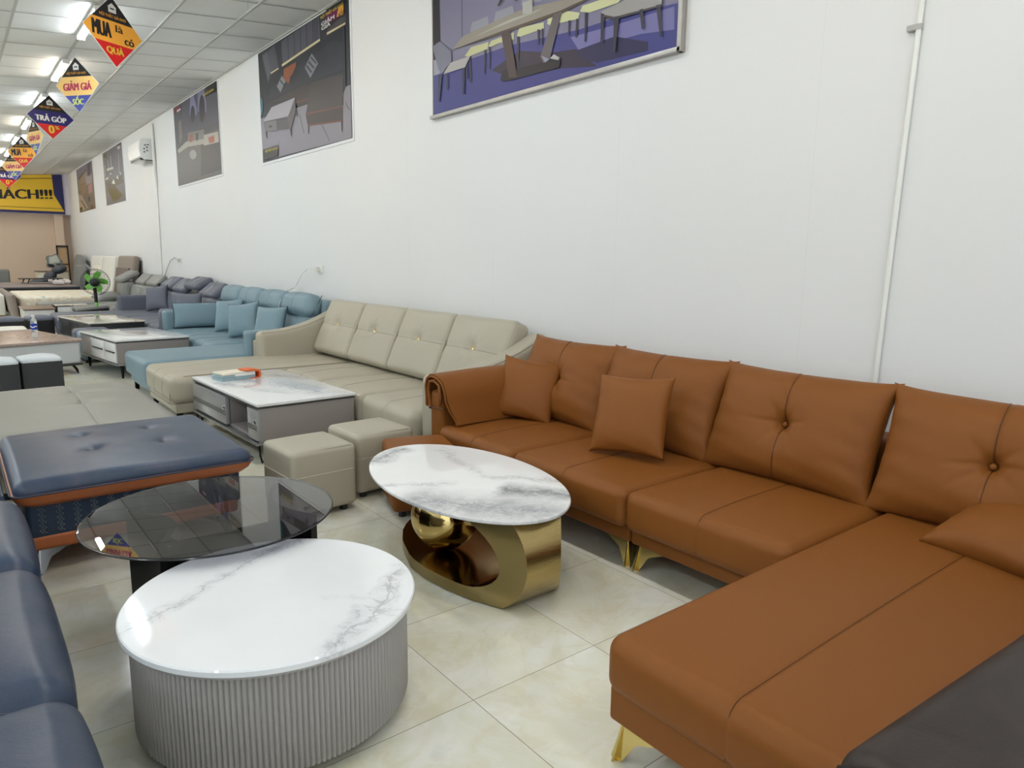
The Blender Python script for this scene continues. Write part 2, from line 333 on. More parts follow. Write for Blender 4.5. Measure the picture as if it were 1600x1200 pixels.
POSTERS={
4:((2.8,5.43,2.6,3.95),[
(None,(120, 116, 138)),
([(0.0,0.988),(0.035,0.964),(0.044,0.331),(0.0,0.333)],(35, 33, 40)),
([(0.0,0.333),(0.044,0.326),(0.036,0.241),(0.002,0.238)],(150, 150, 165)),
([(0.156,0.892),(0.163,0.888),(0.168,0.361),(0.16,0.364)],(95, 92, 112)),
([(0.0,0.243),(0.041,0.239),(0.225,0.26),(0.396,0.257),(0.68,0.212),(0.817,0.208),(0.988,0.18),(0.994,0.0),(0.0,0.0)],(62, 62, 122)),
([(0.649,0.19),(0.829,0.176),(0.979,0.171),(0.982,0.079),(0.885,0.103),(0.682,0.115)],(112, 108, 155)),
([(0.314,0.161),(0.443,0.211),(0.583,0.147),(0.669,0.128),(0.747,0.019),(0.618,0.058),(0.413,0.079)],(50, 40, 58)),
([(0.67,0.12),(0.802,0.128),(0.908,0.061),(0.909,0.024),(0.746,0.035),(0.683,0.083)],(42, 38, 72)),
([(0.207,0.412),(0.216,0.455),(0.295,0.451),(0.3,0.399),(0.225,0.38)],(140, 140, 150)),
([(0.325,0.41),(0.333,0.456),(0.41,0.451),(0.418,0.407),(0.346,0.405)],(140, 140, 150)),
([(0.448,0.436),(0.455,0.467),(0.529,0.456),(0.533,0.412)],(140, 140, 150)),
([(0.179,0.288),(0.212,0.324),(0.3,0.315),(0.296,0.28),(0.198,0.276)],(185, 185, 140)),
([(0.3,0.292),(0.313,0.315),(0.419,0.314),(0.418,0.279),(0.347,0.287),(0.305,0.284)],(185, 185, 140)),
([(0.431,0.287),(0.442,0.326),(0.545,0.306),(0.546,0.276),(0.442,0.28)],(190, 190, 145)),
([(0.559,0.291),(0.56,0.315),(0.633,0.318),(0.682,0.287),(0.676,0.262),(0.573,0.28)],(195, 195, 150)),
([(0.682,0.291),(0.691,0.314),(0.775,0.307),(0.821,0.277),(0.81,0.267),(0.716,0.271)],(195, 195, 150)),
([(0.203,0.277),(0.212,0.273),(0.217,0.128),(0.207,0.131)],(50, 48, 62)),
([(0.28,0.281),(0.289,0.278),(0.286,0.152),(0.279,0.154)],(50, 48, 62)),
([(0.303,0.288),(0.311,0.285),(0.31,0.167),(0.305,0.169)],(50, 48, 62)),
([(0.433,0.286),(0.444,0.282),(0.442,0.158),(0.436,0.161)],(50, 48, 62)),
([(0.52,0.283),(0.529,0.279),(0.527,0.208),(0.522,0.209)],(50, 48, 62)),
([(0.538,0.279),(0.544,0.277),(0.543,0.197),(0.538,0.199)],(50, 48, 62)),
([(0.641,0.27),(0.649,0.267),(0.646,0.199),(0.641,0.201)],(50, 48, 62)),
([(0.67,0.265),(0.677,0.261),(0.675,0.179),(0.668,0.181)],(50, 48, 62)),
([(0.701,0.278),(0.71,0.274),(0.708,0.145),(0.702,0.147)],(50, 48, 62)),
([(0.112,0.349),(0.17,0.399),(0.329,0.408),(0.441,0.41),(0.501,0.402),(0.632,0.371),(0.706,0.338),(0.613,0.33),(0.363,0.343)],(142, 134, 122)),
([(0.225,0.37),(0.41,0.385),(0.544,0.373),(0.501,0.368),(0.329,0.372)],(168, 165, 150)),
([(0.112,0.347),(0.363,0.343),(0.613,0.33),(0.706,0.338),(0.721,0.33),(0.62,0.314),(0.371,0.327)],(84, 70, 62)),
([(0.36,0.093),(0.372,0.139),(0.429,0.123),(0.617,0.108),(0.611,0.065),(0.421,0.072),(0.373,0.079)],(34, 30, 34)),
([(0.361,0.339),(0.403,0.33),(0.437,0.08),(0.401,0.088)],(72, 58, 58)),
([(0.586,0.326),(0.617,0.322),(0.573,0.117),(0.548,0.109),(0.535,0.144)],(96, 88, 90)),
([(0.54,0.147),(0.558,0.131),(0.573,0.117),(0.555,0.108)],(140, 140, 155)),
([(0.573,0.121),(0.59,0.134),(0.612,0.11),(0.607,0.1)],(175, 172, 170)),
([(0.0,0.411),(0.042,0.425),(0.107,0.346),(0.11,0.285),(0.057,0.239),(0.036,0.262)],(118, 118, 132)),
([(0.062,0.227),(0.102,0.278),(0.212,0.275),(0.184,0.223)],(165, 160, 158)),
([(0.036,0.236),(0.057,0.229),(0.04,0.074),(0.03,0.077)],(48, 48, 66)),
([(0.17,0.223),(0.184,0.223),(0.179,0.072),(0.17,0.075)],(48, 48, 66)),
([(0.082,0.22),(0.09,0.217),(0.089,0.126),(0.082,0.128)],(48, 48, 66)),
([(0.191,0.23),(0.198,0.23),(0.196,0.155),(0.189,0.157)],(48, 48, 66)),
([(0.458,0.44),(0.5,0.436),(0.501,0.372),(0.46,0.383)],(170, 166, 160)),
([(0.345,0.478),(0.365,0.521),(0.369,0.502),(0.353,0.478)],(40, 45, 40)),
([(0.421,0.472),(0.44,0.492),(0.433,0.461)],(40, 45, 40)),
([(0.759,0.254),(0.843,0.266),(0.948,0.228),(0.946,0.193),(0.806,0.209),(0.768,0.235)],(150, 146, 142)),
([(0.765,0.238),(0.806,0.209),(0.946,0.193),(0.947,0.185),(0.806,0.198),(0.765,0.228)],(70, 64, 64)),
([(0.759,0.247),(0.771,0.237),(0.768,0.116),(0.761,0.119)],(56, 52, 60)),
([(0.803,0.211),(0.82,0.207),(0.81,0.056),(0.803,0.059)],(56, 52, 60)),
([(0.882,0.203),(0.893,0.202),(0.898,0.116),(0.891,0.119)],(56, 52, 60)),
([(0.931,0.197),(0.944,0.195),(0.951,0.061),(0.946,0.063)],(56, 52, 60)),
]),
3:((7,9.64,2.61,3.955),[
(None,(46, 46, 52)),
([(0.055,0.967),(0.131,0.973),(0.183,0.664),(0.128,0.664)],(88, 88, 94)),
([(0.14,0.97),(0.223,0.995),(0.262,0.779),(0.163,0.768)],(78, 78, 86)),
([(0.309,0.982),(0.724,1.0),(0.73,0.825),(0.314,0.783)],(84, 82, 92)),
([(0.804,0.976),(0.974,0.972),(0.97,0.834),(0.801,0.835)],(70, 66, 68)),
([(0.385,0.986),(0.393,0.986),(0.389,0.8),(0.38,0.8)],(50, 48, 54)),
([(0.457,0.99),(0.465,0.989),(0.462,0.807),(0.454,0.807)],(50, 48, 54)),
([(0.528,0.993),(0.535,0.993),(0.532,0.814),(0.524,0.814)],(50, 48, 54)),
([(0.595,0.996),(0.603,0.996),(0.6,0.82),(0.593,0.82)],(50, 48, 54)),
([(0.661,1.0),(0.668,0.999),(0.666,0.827),(0.659,0.826)],(50, 48, 54)),
([(0.682,1.0),(0.689,1.0),(0.687,0.829),(0.68,0.828)],(50, 48, 54)),
([(0.703,1.0),(0.71,1.0),(0.708,0.831),(0.701,0.831)],(50, 48, 54)),
([(0.163,0.774),(0.262,0.779),(0.266,0.762),(0.167,0.758)],(205, 192, 150)),
([(0.306,0.791),(0.73,0.825),(0.732,0.807),(0.308,0.771)],(205, 192, 150)),
([(0.799,0.839),(0.97,0.836),(0.969,0.823),(0.801,0.821)],(205, 192, 150)),
([(0.0,0.41),(0.148,0.405),(0.456,0.377),(0.594,0.369),(1.0,0.385),(1.0,0.0),(0.006,0.019)],(128, 123, 132)),
([(0.5,0.307),(0.519,0.222),(0.538,0.148),(0.526,0.151),(0.507,0.219),(0.487,0.31)],(100, 96, 104)),
([(0.73,0.167),(0.768,0.092),(0.799,0.02),(0.789,0.023),(0.757,0.093),(0.718,0.164)],(100, 96, 104)),
([(0.952,0.292),(0.969,0.246),(0.992,0.209),(0.985,0.203),(0.956,0.245)],(100, 96, 104)),
([(0.0,0.41),(0.019,0.606),(0.045,0.56),(0.038,0.474)],(60, 110, 120)),
([(0.153,0.759),(0.963,0.813),(0.961,0.389),(0.934,0.338),(0.919,0.251),(0.561,0.301),(0.596,0.402),(0.099,0.519),(0.086,0.598)],(38, 39, 46)),
([(0.145,0.64),(0.505,0.7),(0.848,0.754),(0.947,0.712),(0.941,0.517),(0.617,0.538),(0.12,0.55)],(46, 48, 56)),
([(0.1,0.525),(0.588,0.537),(0.616,0.506),(0.588,0.382),(0.457,0.394),(0.461,0.467),(0.261,0.488)],(58, 48, 48)),
([(0.451,0.43),(0.589,0.417),(0.589,0.406),(0.458,0.416)],(100, 60, 44)),
([(0.568,0.299),(0.617,0.527),(0.94,0.487),(0.932,0.257)],(64, 57, 57)),
([(0.56,0.29),(0.925,0.249),(0.922,0.147),(0.579,0.195)],(56, 45, 44)),
([(0.561,0.303),(0.925,0.256),(0.925,0.247),(0.56,0.29)],(108, 64, 46)),
([(0.579,0.208),(0.922,0.152),(0.921,0.14),(0.578,0.193)],(100, 58, 42)),
([(0.581,0.192),(0.596,0.19),(0.59,0.13),(0.58,0.132)],(60, 40, 34)),
([(0.91,0.148),(0.922,0.147),(0.92,0.065),(0.913,0.067)],(60, 40, 34)),
([(0.332,0.742),(0.476,0.745),(0.474,0.712),(0.379,0.603),(0.324,0.663)],(140, 78, 46)),
([(0.398,0.648),(0.488,0.684),(0.51,0.653),(0.419,0.584)],(40, 42, 52)),
([(0.649,0.748),(0.711,0.644),(0.626,0.562),(0.571,0.664)],(120, 122, 130)),
([(0.644,0.723),(0.695,0.655),(0.689,0.647),(0.637,0.713)],(50, 52, 60)),
([(0.619,0.7),(0.674,0.626),(0.665,0.619),(0.61,0.691)],(50, 52, 60)),
([(0.597,0.676),(0.647,0.604),(0.638,0.596),(0.587,0.667)],(50, 52, 60)),
([(0.308,0.694),(0.352,0.63),(0.283,0.561),(0.24,0.627)],(125, 126, 132)),
([(0.29,0.669),(0.334,0.61),(0.323,0.604),(0.282,0.66)],(50, 52, 60)),
([(0.041,0.372),(0.161,0.469),(0.452,0.464),(0.363,0.333)],(160, 155, 160)),
([(0.046,0.368),(0.36,0.328),(0.365,0.226),(0.067,0.276)],(70, 66, 68)),
([(0.054,0.362),(0.216,0.34),(0.22,0.253),(0.067,0.276)],(110, 106, 108)),
([(0.114,0.317),(0.16,0.312),(0.16,0.293),(0.116,0.298)],(40, 38, 40)),
([(0.363,0.331),(0.452,0.46),(0.458,0.353),(0.39,0.22),(0.365,0.226)],(88, 80, 82)),
([(0.067,0.276),(0.082,0.275),(0.082,0.212),(0.074,0.214)],(30, 28, 30)),
([(0.379,0.223),(0.392,0.222),(0.398,0.153),(0.39,0.155)],(30, 28, 30)),
([(0.454,0.354),(0.464,0.357),(0.474,0.302),(0.468,0.302)],(30, 28, 30)),
([(0.017,0.121),(0.224,0.121),(0.218,0.023),(0.016,0.02)],(36, 34, 32)),
([(0.806,1.0),(0.976,1.0),(0.974,0.961),(0.805,0.994)],(20, 20, 20)),
([(0.802,0.977),(0.921,0.961),(0.9,0.891),(0.808,0.902)],(104, 28, 74)),
([(0.921,0.96),(0.966,0.961),(0.963,0.891),(0.901,0.901)],(215, 150, 58)),
]),
2:((11.43,14,2.62,3.95),[
(None,(78, 77, 80)),
([(0.035,1.0),(1.0,1.0),(1.0,0.566),(0.731,0.585),(0.0,0.588)],(84, 83, 92)),
([(0.022,0.46),(0.357,0.507),(1.0,0.496),(1.0,0.012),(0.0,0.005)],(94, 92, 88)),
([(0.606,0.413),(1.0,0.378),(0.999,0.048),(0.563,0.046)],(72, 66, 64)),
([(0.439,0.997),(0.516,1.0),(0.567,0.829),(0.558,0.758),(0.395,0.803)],(128, 128, 160)),
([(0.61,1.0),(0.733,1.0),(0.777,0.839),(0.765,0.736),(0.58,0.789)],(120, 120, 150)),
([(0.52,0.778),(0.507,0.73),(0.484,0.699),(0.457,0.692),(0.433,0.712),(0.419,0.754),(0.419,0.806),(0.432,0.854),(0.455,0.885),(0.482,0.891),(0.506,0.87),(0.519,0.829)],(60, 58, 64)),
([(0.74,0.779),(0.723,0.705),(0.694,0.655),(0.662,0.642),(0.633,0.671),(0.618,0.734),(0.619,0.814),(0.636,0.889),(0.665,0.938),(0.698,0.949),(0.725,0.919),(0.741,0.857)],(62, 54, 56)),
([(0.113,0.801),(0.196,0.799),(0.187,0.584),(0.116,0.521)],(120, 112, 104)),
([(0.043,0.455),(0.279,0.514),(0.682,0.46),(0.692,0.394),(0.31,0.443),(0.08,0.411)],(160, 155, 145)),
([(0.331,0.609),(0.694,0.561),(0.699,0.451),(0.318,0.506)],(120, 118, 112)),
([(0.686,0.496),(0.979,0.466),(0.983,0.351),(0.673,0.377)],(165, 160, 152)),
([(0.365,0.572),(0.441,0.567),(0.438,0.479),(0.355,0.488)],(150, 88, 62)),
([(0.515,0.555),(0.569,0.552),(0.558,0.465),(0.512,0.472)],(60, 70, 66)),
([(0.776,0.444),(0.898,0.446),(0.9,0.37),(0.792,0.378)],(155, 90, 66)),
([(0.503,0.309),(0.489,0.283),(0.457,0.269),(0.415,0.269),(0.375,0.284),(0.347,0.311),(0.34,0.342),(0.354,0.368),(0.387,0.382),(0.429,0.381),(0.469,0.365),(0.496,0.339)],(150, 148, 144)),
([(0.779,1.0),(0.997,0.996),(0.992,0.89),(0.778,0.906)],(34, 32, 28)),
([(0.033,0.983),(0.201,0.983),(0.2,0.915),(0.035,0.912)],(110, 30, 50)),
([(0.1,0.944),(0.196,0.944),(0.197,0.92),(0.1,0.916)],(210, 205, 200)),
]),
1:((18.75,21.25,2.64,3.93),[
(None,(112, 108, 112)),
([(0.0,0.351),(1.0,0.408),(0.968,0.006),(0.0,0.0)],(120, 116, 122)),
([(0.094,0.312),(0.424,0.358),(0.899,0.106),(0.65,0.049),(0.399,0.041)],(104, 92, 58)),
([(0.072,0.443),(0.929,0.454),(0.945,0.318),(0.143,0.288)],(98, 92, 84)),
([(0.161,0.684),(0.523,0.666),(0.528,0.622),(0.188,0.64)],(200, 205, 190)),
([(0.051,0.511),(0.23,0.529),(0.205,0.493),(0.083,0.486)],(215, 215, 205)),
([(0.377,0.378),(0.495,0.444),(0.556,0.343)],(215, 215, 205)),
([(0.633,0.44),(0.712,0.488),(0.74,0.402)],(205, 205, 195)),
([(0.82,0.521),(0.883,0.494),(0.846,0.453)],(205, 205, 195)),
([(0.292,0.564),(0.399,0.573),(0.39,0.539)],(205, 205, 195)),
([(0.272,0.843),(0.297,0.838),(0.294,0.679),(0.264,0.685)],(180, 180, 175)),
([(0.423,0.884),(0.458,0.877),(0.44,0.68),(0.401,0.687)],(180, 180, 175)),
([(0.831,0.837),(0.858,0.832),(0.812,0.506),(0.784,0.51)],(160, 158, 155)),
([(0.074,0.772),(0.105,0.766),(0.078,0.552),(0.046,0.557)],(180, 180, 175)),
([(0.07,0.972),(0.251,0.975),(0.239,0.885),(0.063,0.901)],(80, 74, 45)),
([(0.81,0.991),(0.996,0.996),(0.99,0.968),(0.813,0.966)],(60, 56, 40)),
([(0.812,0.961),(0.941,0.953),(0.928,0.9),(0.81,0.911)],(205, 190, 205)),
]),
0:((22.95,25.9,2.66,3.93),[
(None,(118, 106, 98)),
([(0.056,1.0),(0.663,1.0),(0.761,0.709),(0.035,0.577)],(120, 112, 124)),
([(0.082,0.747),(0.656,0.875),(0.645,0.668),(0.082,0.502)],(150, 132, 112)),
([(0.154,0.646),(0.565,0.64),(0.508,0.416),(0.157,0.291)],(142, 118, 98)),
([(0.591,0.741),(0.944,0.756),(0.907,0.56),(0.574,0.555)],(150, 140, 150)),
([(0.0,0.447),(0.243,0.368),(0.541,0.07),(0.151,0.024),(0.0,0.041)],(168, 152, 140)),
([(0.126,0.783),(0.661,0.894),(0.666,0.868),(0.13,0.752)],(40, 36, 36)),
([(0.157,0.291),(0.452,0.08),(0.414,0.052),(0.136,0.261)],(50, 42, 40)),
([(0.688,0.536),(0.923,0.558),(0.892,0.359),(0.671,0.35)],(165, 120, 118)),
([(0.742,0.98),(0.915,0.983),(0.88,0.728),(0.705,0.72)],(72, 66, 80)),
([(0.627,0.293),(0.743,0.288),(0.718,0.187),(0.602,0.191)],(70, 66, 76)),
([(0.01,0.118),(0.209,0.118),(0.186,0.032),(0.007,0.032)],(70, 64, 30)),
([(0.724,0.092),(0.895,0.092),(0.882,0.0),(0.713,0.0)],(90, 60, 66)),
]),
}

# ------------------------------------------------------------------ the room
WX, BY, FY, LX = 3.42, 28.0, -4.0, -6.0
def ceil_z(x): return 3.688+.085*x
def struct(name, mb, m, **kw): return tag(mb.build(name, m, None, **kw), kind='structure')
struct('floor', MB().box((LX-.2, FY-1.5, -.1), (WX+.2, BY+1, 0)), floor_mat(), smooth=False)
wm = wall_mat('painted_board_wall', (228, 228, 227), True)
struct('wall_right', MB().box((WX, FY, 0), (WX+.15, BY+1, 4.3)), wm, smooth=False)
struct('wall_left', MB().box((LX-.15, FY, 0), (LX, BY+1, 4.3)), wm, smooth=False)
brown = wall_mat('beige_brown_wall', (224, 203, 182), False)
mb = MB().box((LX, BY+.45, 0), (WX, BY+.6, 4.3)); mb.box((2.95, BY+.2, 0), (3.2, BY+.46, 2.7))
struct('wall_back', mb, brown, smooth=False)
struct('trim_1', MB().box((LX, BY, 2.68), (WX, BY+.46, 4.3)), mat('bulkhead_paint', (214, 206, 220), .6), smooth=False)
mb = MB()
for a, b in (((LX-.1, FY-.15, 0), (-5.6, FY, 4.4)), ((3.0, FY-.15, 0), (WX+.1, FY, 4.4)), ((-5.6, FY-.15, 3.35), (3.0, FY, 4.4))): mb.box(a, b)
struct('wall_front', mb, wm, smooth=False)
# ceiling: boards in a grid of metal bars, sloping slightly up towards the right wall
mb = MB(); P = .665; PY = .655
mb.add([(LX-.1, FY-.1, ceil_z(LX-.1)+.012), (WX+.1, FY-.1, ceil_z(WX+.1)+.012), (WX+.1, BY+.1, ceil_z(WX+.1)+.012), (LX-.1, BY+.1, ceil_z(LX-.1)+.012)], [(0,1,2,3)], 0)
x = 2.763
while x > LX:
    for (a, b) in ((x-.014, x+.014),):
        z0, z1 = ceil_z(a), ceil_z(b)
        mb.add([(a, FY, z0), (b, FY, z1), (b, BY, z1), (a, BY, z0), (a, FY, z0+.03), (b, FY, z1+.03), (b, BY, z1+.03), (a, BY, z0+.03)], [(0,3,2,1),(0,1,5,4),(1,2,6,5),(2,3,7,6),(3,0,4,7)], 1)
    x -= P
y = 8.35-PY*18
while y < BY:
    a, b = y-.007, y+.007
    mb.add([(LX, a, ceil_z(LX)+.004), (WX, a, ceil_z(WX)+.004), (WX, b, ceil_z(WX)+.004), (LX, b, ceil_z(LX)+.004)], [(0,3,2,1)], 2); y += PY
mb.box((WX-.025, FY, ceil_z(WX)-.004), (WX, BY, ceil_z(WX)+.02), 1)
struct('ceiling', mb, [mat('ceiling_board', (226, 226, 224), .8, spec=.2, var=.03, vscale=1.5), mat('ceiling_bar', (186, 184, 180), .5), mat('ceiling_bar_thin', (128, 127, 124), .6)], smooth=False)

# tubes
base_m = mat('lamp_housing', (235, 235, 230), .4)
cool = mat('tube_cool', alin=TUBE_COOL+(1,), emit=TUBE_STRENGTH); warm = mat('tube_warm', alin=TUBE_WARM+(1,), emit=TUBE_STRENGTH)
ordn = ['nearest', 'second', 'third', 'fourth', 'fifth', 'sixth', 'seventh', 'eighth', 'ninth', 'tenth', 'eleventh']
def lamp(x, y, m, label, group):
    t = thing('ceiling_lamp', label, 'lamp', (x, y, ceil_z(x)), 0, group)
    z = ceil_z(x)
    MB().box((x-.04, y, z-.028), (x+.04, y+1.22, z+.002)).build('lamp_base', base_m, t, bevel=.004)
    mb = MB(); mb.loft([[(x+.036*math.cos(a), yy, z-.028-.026*math.sin(a)) for a in [PI*i/8 for i in range(9)]] for yy in (y+.03, y+1.19)])
    mb.build('diffuser', m, t)
    for e in (y, y+1.19): MB().box((x-.038, e, z-.058), (x+.038, e+.03, z-.026)).build('end_cap', base_m, t, bevel=.004)
k = 0
for i in range(-4, 8):
    y = 8.42+2.47*i
    if y+1.2 > BY: break
    iswarm = i % 2
    if i >= 0:
        lab = '%s slim batten lamp with a %s glow, %s of the row seen along the ceiling' % ('white', 'warm' if iswarm else 'cool', ordn[i])
        if i == 0: lab = 'white slim batten lamp half hidden behind the nearest hanging sign'
    else: lab = 'white slim batten lamp over the orange sofa aisle, out of the frame'
    lamp(1.43, y, warm if iswarm else cool, lab, 'batten lamps along the aisle')
for xx in (-1.895, -4.555):  # unseen lamp rows, added to even out the light and brighten the ceiling
    for i in range(-1, 10):
        lamp(xx, 1.0+2.6*i, cool, 'unseen batten lamp added for light balance in the left of the shop', 'added batten lamps in the left part of the shop')

# ------------------------------------------------------------------ conduits, sockets, cables
pv = mat('white_plastic', (232, 232, 226), .35); dkp = mat('black_plastic', (22, 22, 24), .4)
t = thing('conduit_pipe', 'thin white plastic conduit running up the wall behind the orange sofa', 'pipe', (WX, 1.52, 0))
MB().tube([(WX-.014, 1.548, .02), (WX-.014, 1.52, 1.44), (WX-.014, 1.496, 2.5), (WX-.014, 1.472, 3.96)], .0115, 12).build('pipe', pv, t)
for z in (2.41,): MB().box((WX-.028, 1.485 if z > 2 else 1.51, z-.012), (WX-.001, 1.545 if z > 2 else 1.55, z+.012)).build('clip', mat('grey_plastic', (176, 176, 172), .5), t, bevel=.003)
t = thing('air_conditioner_pipe', 'white taped pipe running down the wall from the air conditioner', 'pipe', (WX, 15.6, 0))
MB().tube([(WX-.034, 15.60, 3.9), (WX-.034, 15.60, 3.0), (WX-.02, 15.62, 2.7)], .028, 10).build('insulated_pipe', pv, t)
MB().tube([(WX-.015, 15.62, 2.72), (WX-.015, 15.72, .9), (WX-.015, 15.74, .05)], .013, 8).build('drain_pipe', pv, t)
t = thing('air_conditioner', 'white split air conditioner on the right wall with a black vent', 'air conditioner', (3.40, 16.2, 3.24))
pr = [(3.41, 3.24), (3.24, 3.235), (3.16, 3.29), (3.14, 3.42), (3.16, 3.58), (3.22, 3.63), (3.41, 3.63)]
MB().prism(pr, 15.66, 16.72, 'y').build('casing', mat('white_casing', (238, 238, 236), .35), t, bevel=.008)
MB().box((3.172, 15.75, 3.236), (3.25, 16.64, 3.262)).build('vent', dkp, t)
for i in range(6): MB().box((3.175, 15.85+.13*i, 3.228), (3.24, 15.93+.13*i, 3.236)).build('louvre', pv, t)
MB().prism([(3.40, 3.20), (3.28, 3.19), (3.27, 3.20), (3.40, 3.235)], 15.75, 16.0, 'y').build('bracket', mat('grey_plastic'), t)
for i, (dx, dz) in enumerate(((0, .0), (.05, .03), (.0, .06), (.05, .09), (.02, .13), (.07, .14))):
    MB().box((3.22+dx, 15.648, 3.36+dz), (3.25+dx, 15.662, 3.378+dz)).build('side_slot', dkp, t)
def socket(y, z, label, glab, pts, m, plug=True):
    t = thing('wall_socket', label, 'socket', (WX, y, z))
    MB().box((WX-.014, y-.06, z-.045), (WX, y+.06, z+.045)).build('socket_plate', pv, t, bevel=.004)
    MB().box((WX-.06, y-.0, z-.032), (WX-.012, y+.07, z+.032)).build('adapter', mat('off_white_plastic', (214, 212, 204), .4), t, bevel=.004)
    c = MB().tube(pts, .0045, 6).build('power_cable', m, None); tag(c, glab, 'cable')
socket(7.92, 1.26, 'white wall socket with an adapter above the beige sofa back', 'thin pale cable hanging from the socket over the blue sofa',
       [(3.36, 8.0, 1.26), (3.35, 8.16, 1.26), (3.37, 8.38, 1.19), (3.37, 8.58, 1.05), (3.36, 8.62, 1.02), (3.2, 8.4, 1.005), (3.05, 8.2, .975), (3.0, 8.16, .87), (2.97, 8.2, .72), (2.95, 8.22, .66)], mat('pale_cable', (214, 212, 205), .4))
socket(14.22, 1.31, 'small white wall socket above the slate sofa headrests', 'black cable curving down from the far socket behind the slate sofa',
       [(3.36, 14.28, 1.33), (3.38, 14.5, 1.36), (3.39, 14.9, 1.30), (3.39, 15.2, 1.14), (3.39, 15.45, 1.0), (3.39, 15.6, .86), (3.38, 15.6, .6)], dkp)

# ------------------------------------------------------------------ posters
PCOL = {}
def flat_mat(c, rough=.42):
    k = 'print_%d_%d_%d' % c
    return mat(k, c, rough, spec=.35)
yellow_t, white_t = mat('yellow_print', (214, 186, 60), .5), mat('white_print', (228, 226, 222), .5)
black_t = mat('black_print', (22, 20, 20), .5); red_t = mat('red_print', (196, 30, 34), .5)
def poster(k, label, border=0):
    (Y0, Y1, Z0, Z1), polys = POSTERS[k]
    t = thing('wall_poster', label, 'poster', (WX, (Y0+Y1)/2, Z0))
    def pt(q, d): return (WX-.012-d, Y1-q[0]*(Y1-Y0), Z0+q[1]*(Z1-Z0))
    MB().box((WX-.010, Y0-border, Z0-border), (WX, Y1+border, Z1+min(border, .0))).build('backing', mat('poster_white', (226, 226, 228), .5), t)
    mb = MB(); ms = []; mi = {}
    for i, (poly, c) in enumerate(polys):
        if c not in mi: mi[c] = len(ms); ms.append(flat_mat(c))
        q = [pt(a, .0003*i) for a in (poly or [(0,0),(1,0),(1,1),(0,1)])]
        mb.add(q, [tuple(range(len(q)))], mi[c])
    mb.build('printed_picture', ms, t, smooth=False)
    return t, pt
def ptext(t, pt, s, u0, v0, u1, v1, m, d=.022, bold=.02, dY=2.64, H=1.345):
    O = Vector(pt((u0, v0), d)); w = (Vector(pt((u1, v0), d))-O); h = Vector(pt((u0, v1), d))-O
    text_mesh(s, m, O, w.normalized(), h.normalized(), w.length, h.length, t, bold=bold, lift=.001)
t4, pt4 = poster(4, 'framed poster of a dining table with pale yellow chairs on blue carpet')
al = mat('aged_aluminium', (168, 164, 158), .4, metal=.6, var=.15, vscale=12)
for a, b in (((WX-.045, 2.775, 2.572), (WX, 5.448, 2.600)), ((WX-.045, 2.772, 2.572), (WX, 2.802, 3.97)), ((WX-.016, 5.436, 2.572), (WX, 5.448, 3.97))):
    MB().box(a, b).build('frame_rail', al, t4, bevel=.004)
t3, pt3 = poster(3, 'poster of a black corner sofa with a marble coffee table', .03)
ptext(t3, pt3, 'NỘI THẤT GIÁ KHO', .065, .075, .235, .115, yellow_t)
ptext(t3, pt3, 'NỘI THẤT GIÁ KHO', .76, .945, .97, .985, yellow_t)
ptext(t3, pt3, 'GIẢM\nGIÁ', .765, .865, .89, .935, white_t); ptext(t3, pt3, 'SỐC', .925, .885, .98, .935, black_t)
t2, pt2 = poster(2, 'grey poster of a living room with two oval wall mirrors', .03)
ptext(t2, pt2, 'NỘI THẤT GIÁ KHO', .745, .90, .965, .945, yellow_t)
poster(1, 'poster of white dining chairs on an olive floor beyond the air conditioner')
poster(0, 'farthest poster on the right wall, showing a cream bedroom')

# ------------------------------------------------------------------ banner on the bulkhead
t = thing('sale_banner', 'large yellow and blue banner with black letters above the back of the shop', 'banner', (1.0, BY-.06, 2.69))
BZ = BY-.04
mb = MB(); mb.add([(-3.2, BZ, 2.69), (3.255, BZ, 2.69), (3.255, BZ, 3.955), (-3.2, BZ, 3.39)], [(0,1,2,3)], 0)
mb.add([(-3.2, BZ-.004, 2.76), (3.24, BZ-.004, 2.77), (2.99, BZ-.004, 3.30), (2.975, BZ-.004, 3.94), (-3.2, BZ-.004, 3.37)], [(0,1,2,3,4)], 1)
mb.add([(-3.2, BZ-.008, 2.845), (3.20, BZ-.008, 2.855), (3.195, BZ-.008, 2.87), (-3.2, BZ-.008, 2.86)], [(0,1,2,3)], 2)
mb.add([(-3.2, BZ-.008, 3.26), (2.975, BZ-.008, 3.81), (2.975, BZ-.008, 3.83), (-3.2, BZ-.008, 3.28)], [(0,1,2,3)], 2)
mb.build('banner_sheet', [mat('banner_blue', (38, 38, 92), .5), mat('banner_yellow', (226, 186, 46), .45), black_t], t, smooth=False)
text_mesh('KHÁCH!!!', black_t, (1.0, BZ-.01, 3.06), Vector((1, 0, .055)).normalized(), (0, 0, 1), 1.95, .37, t, bold=.035, lift=.004)

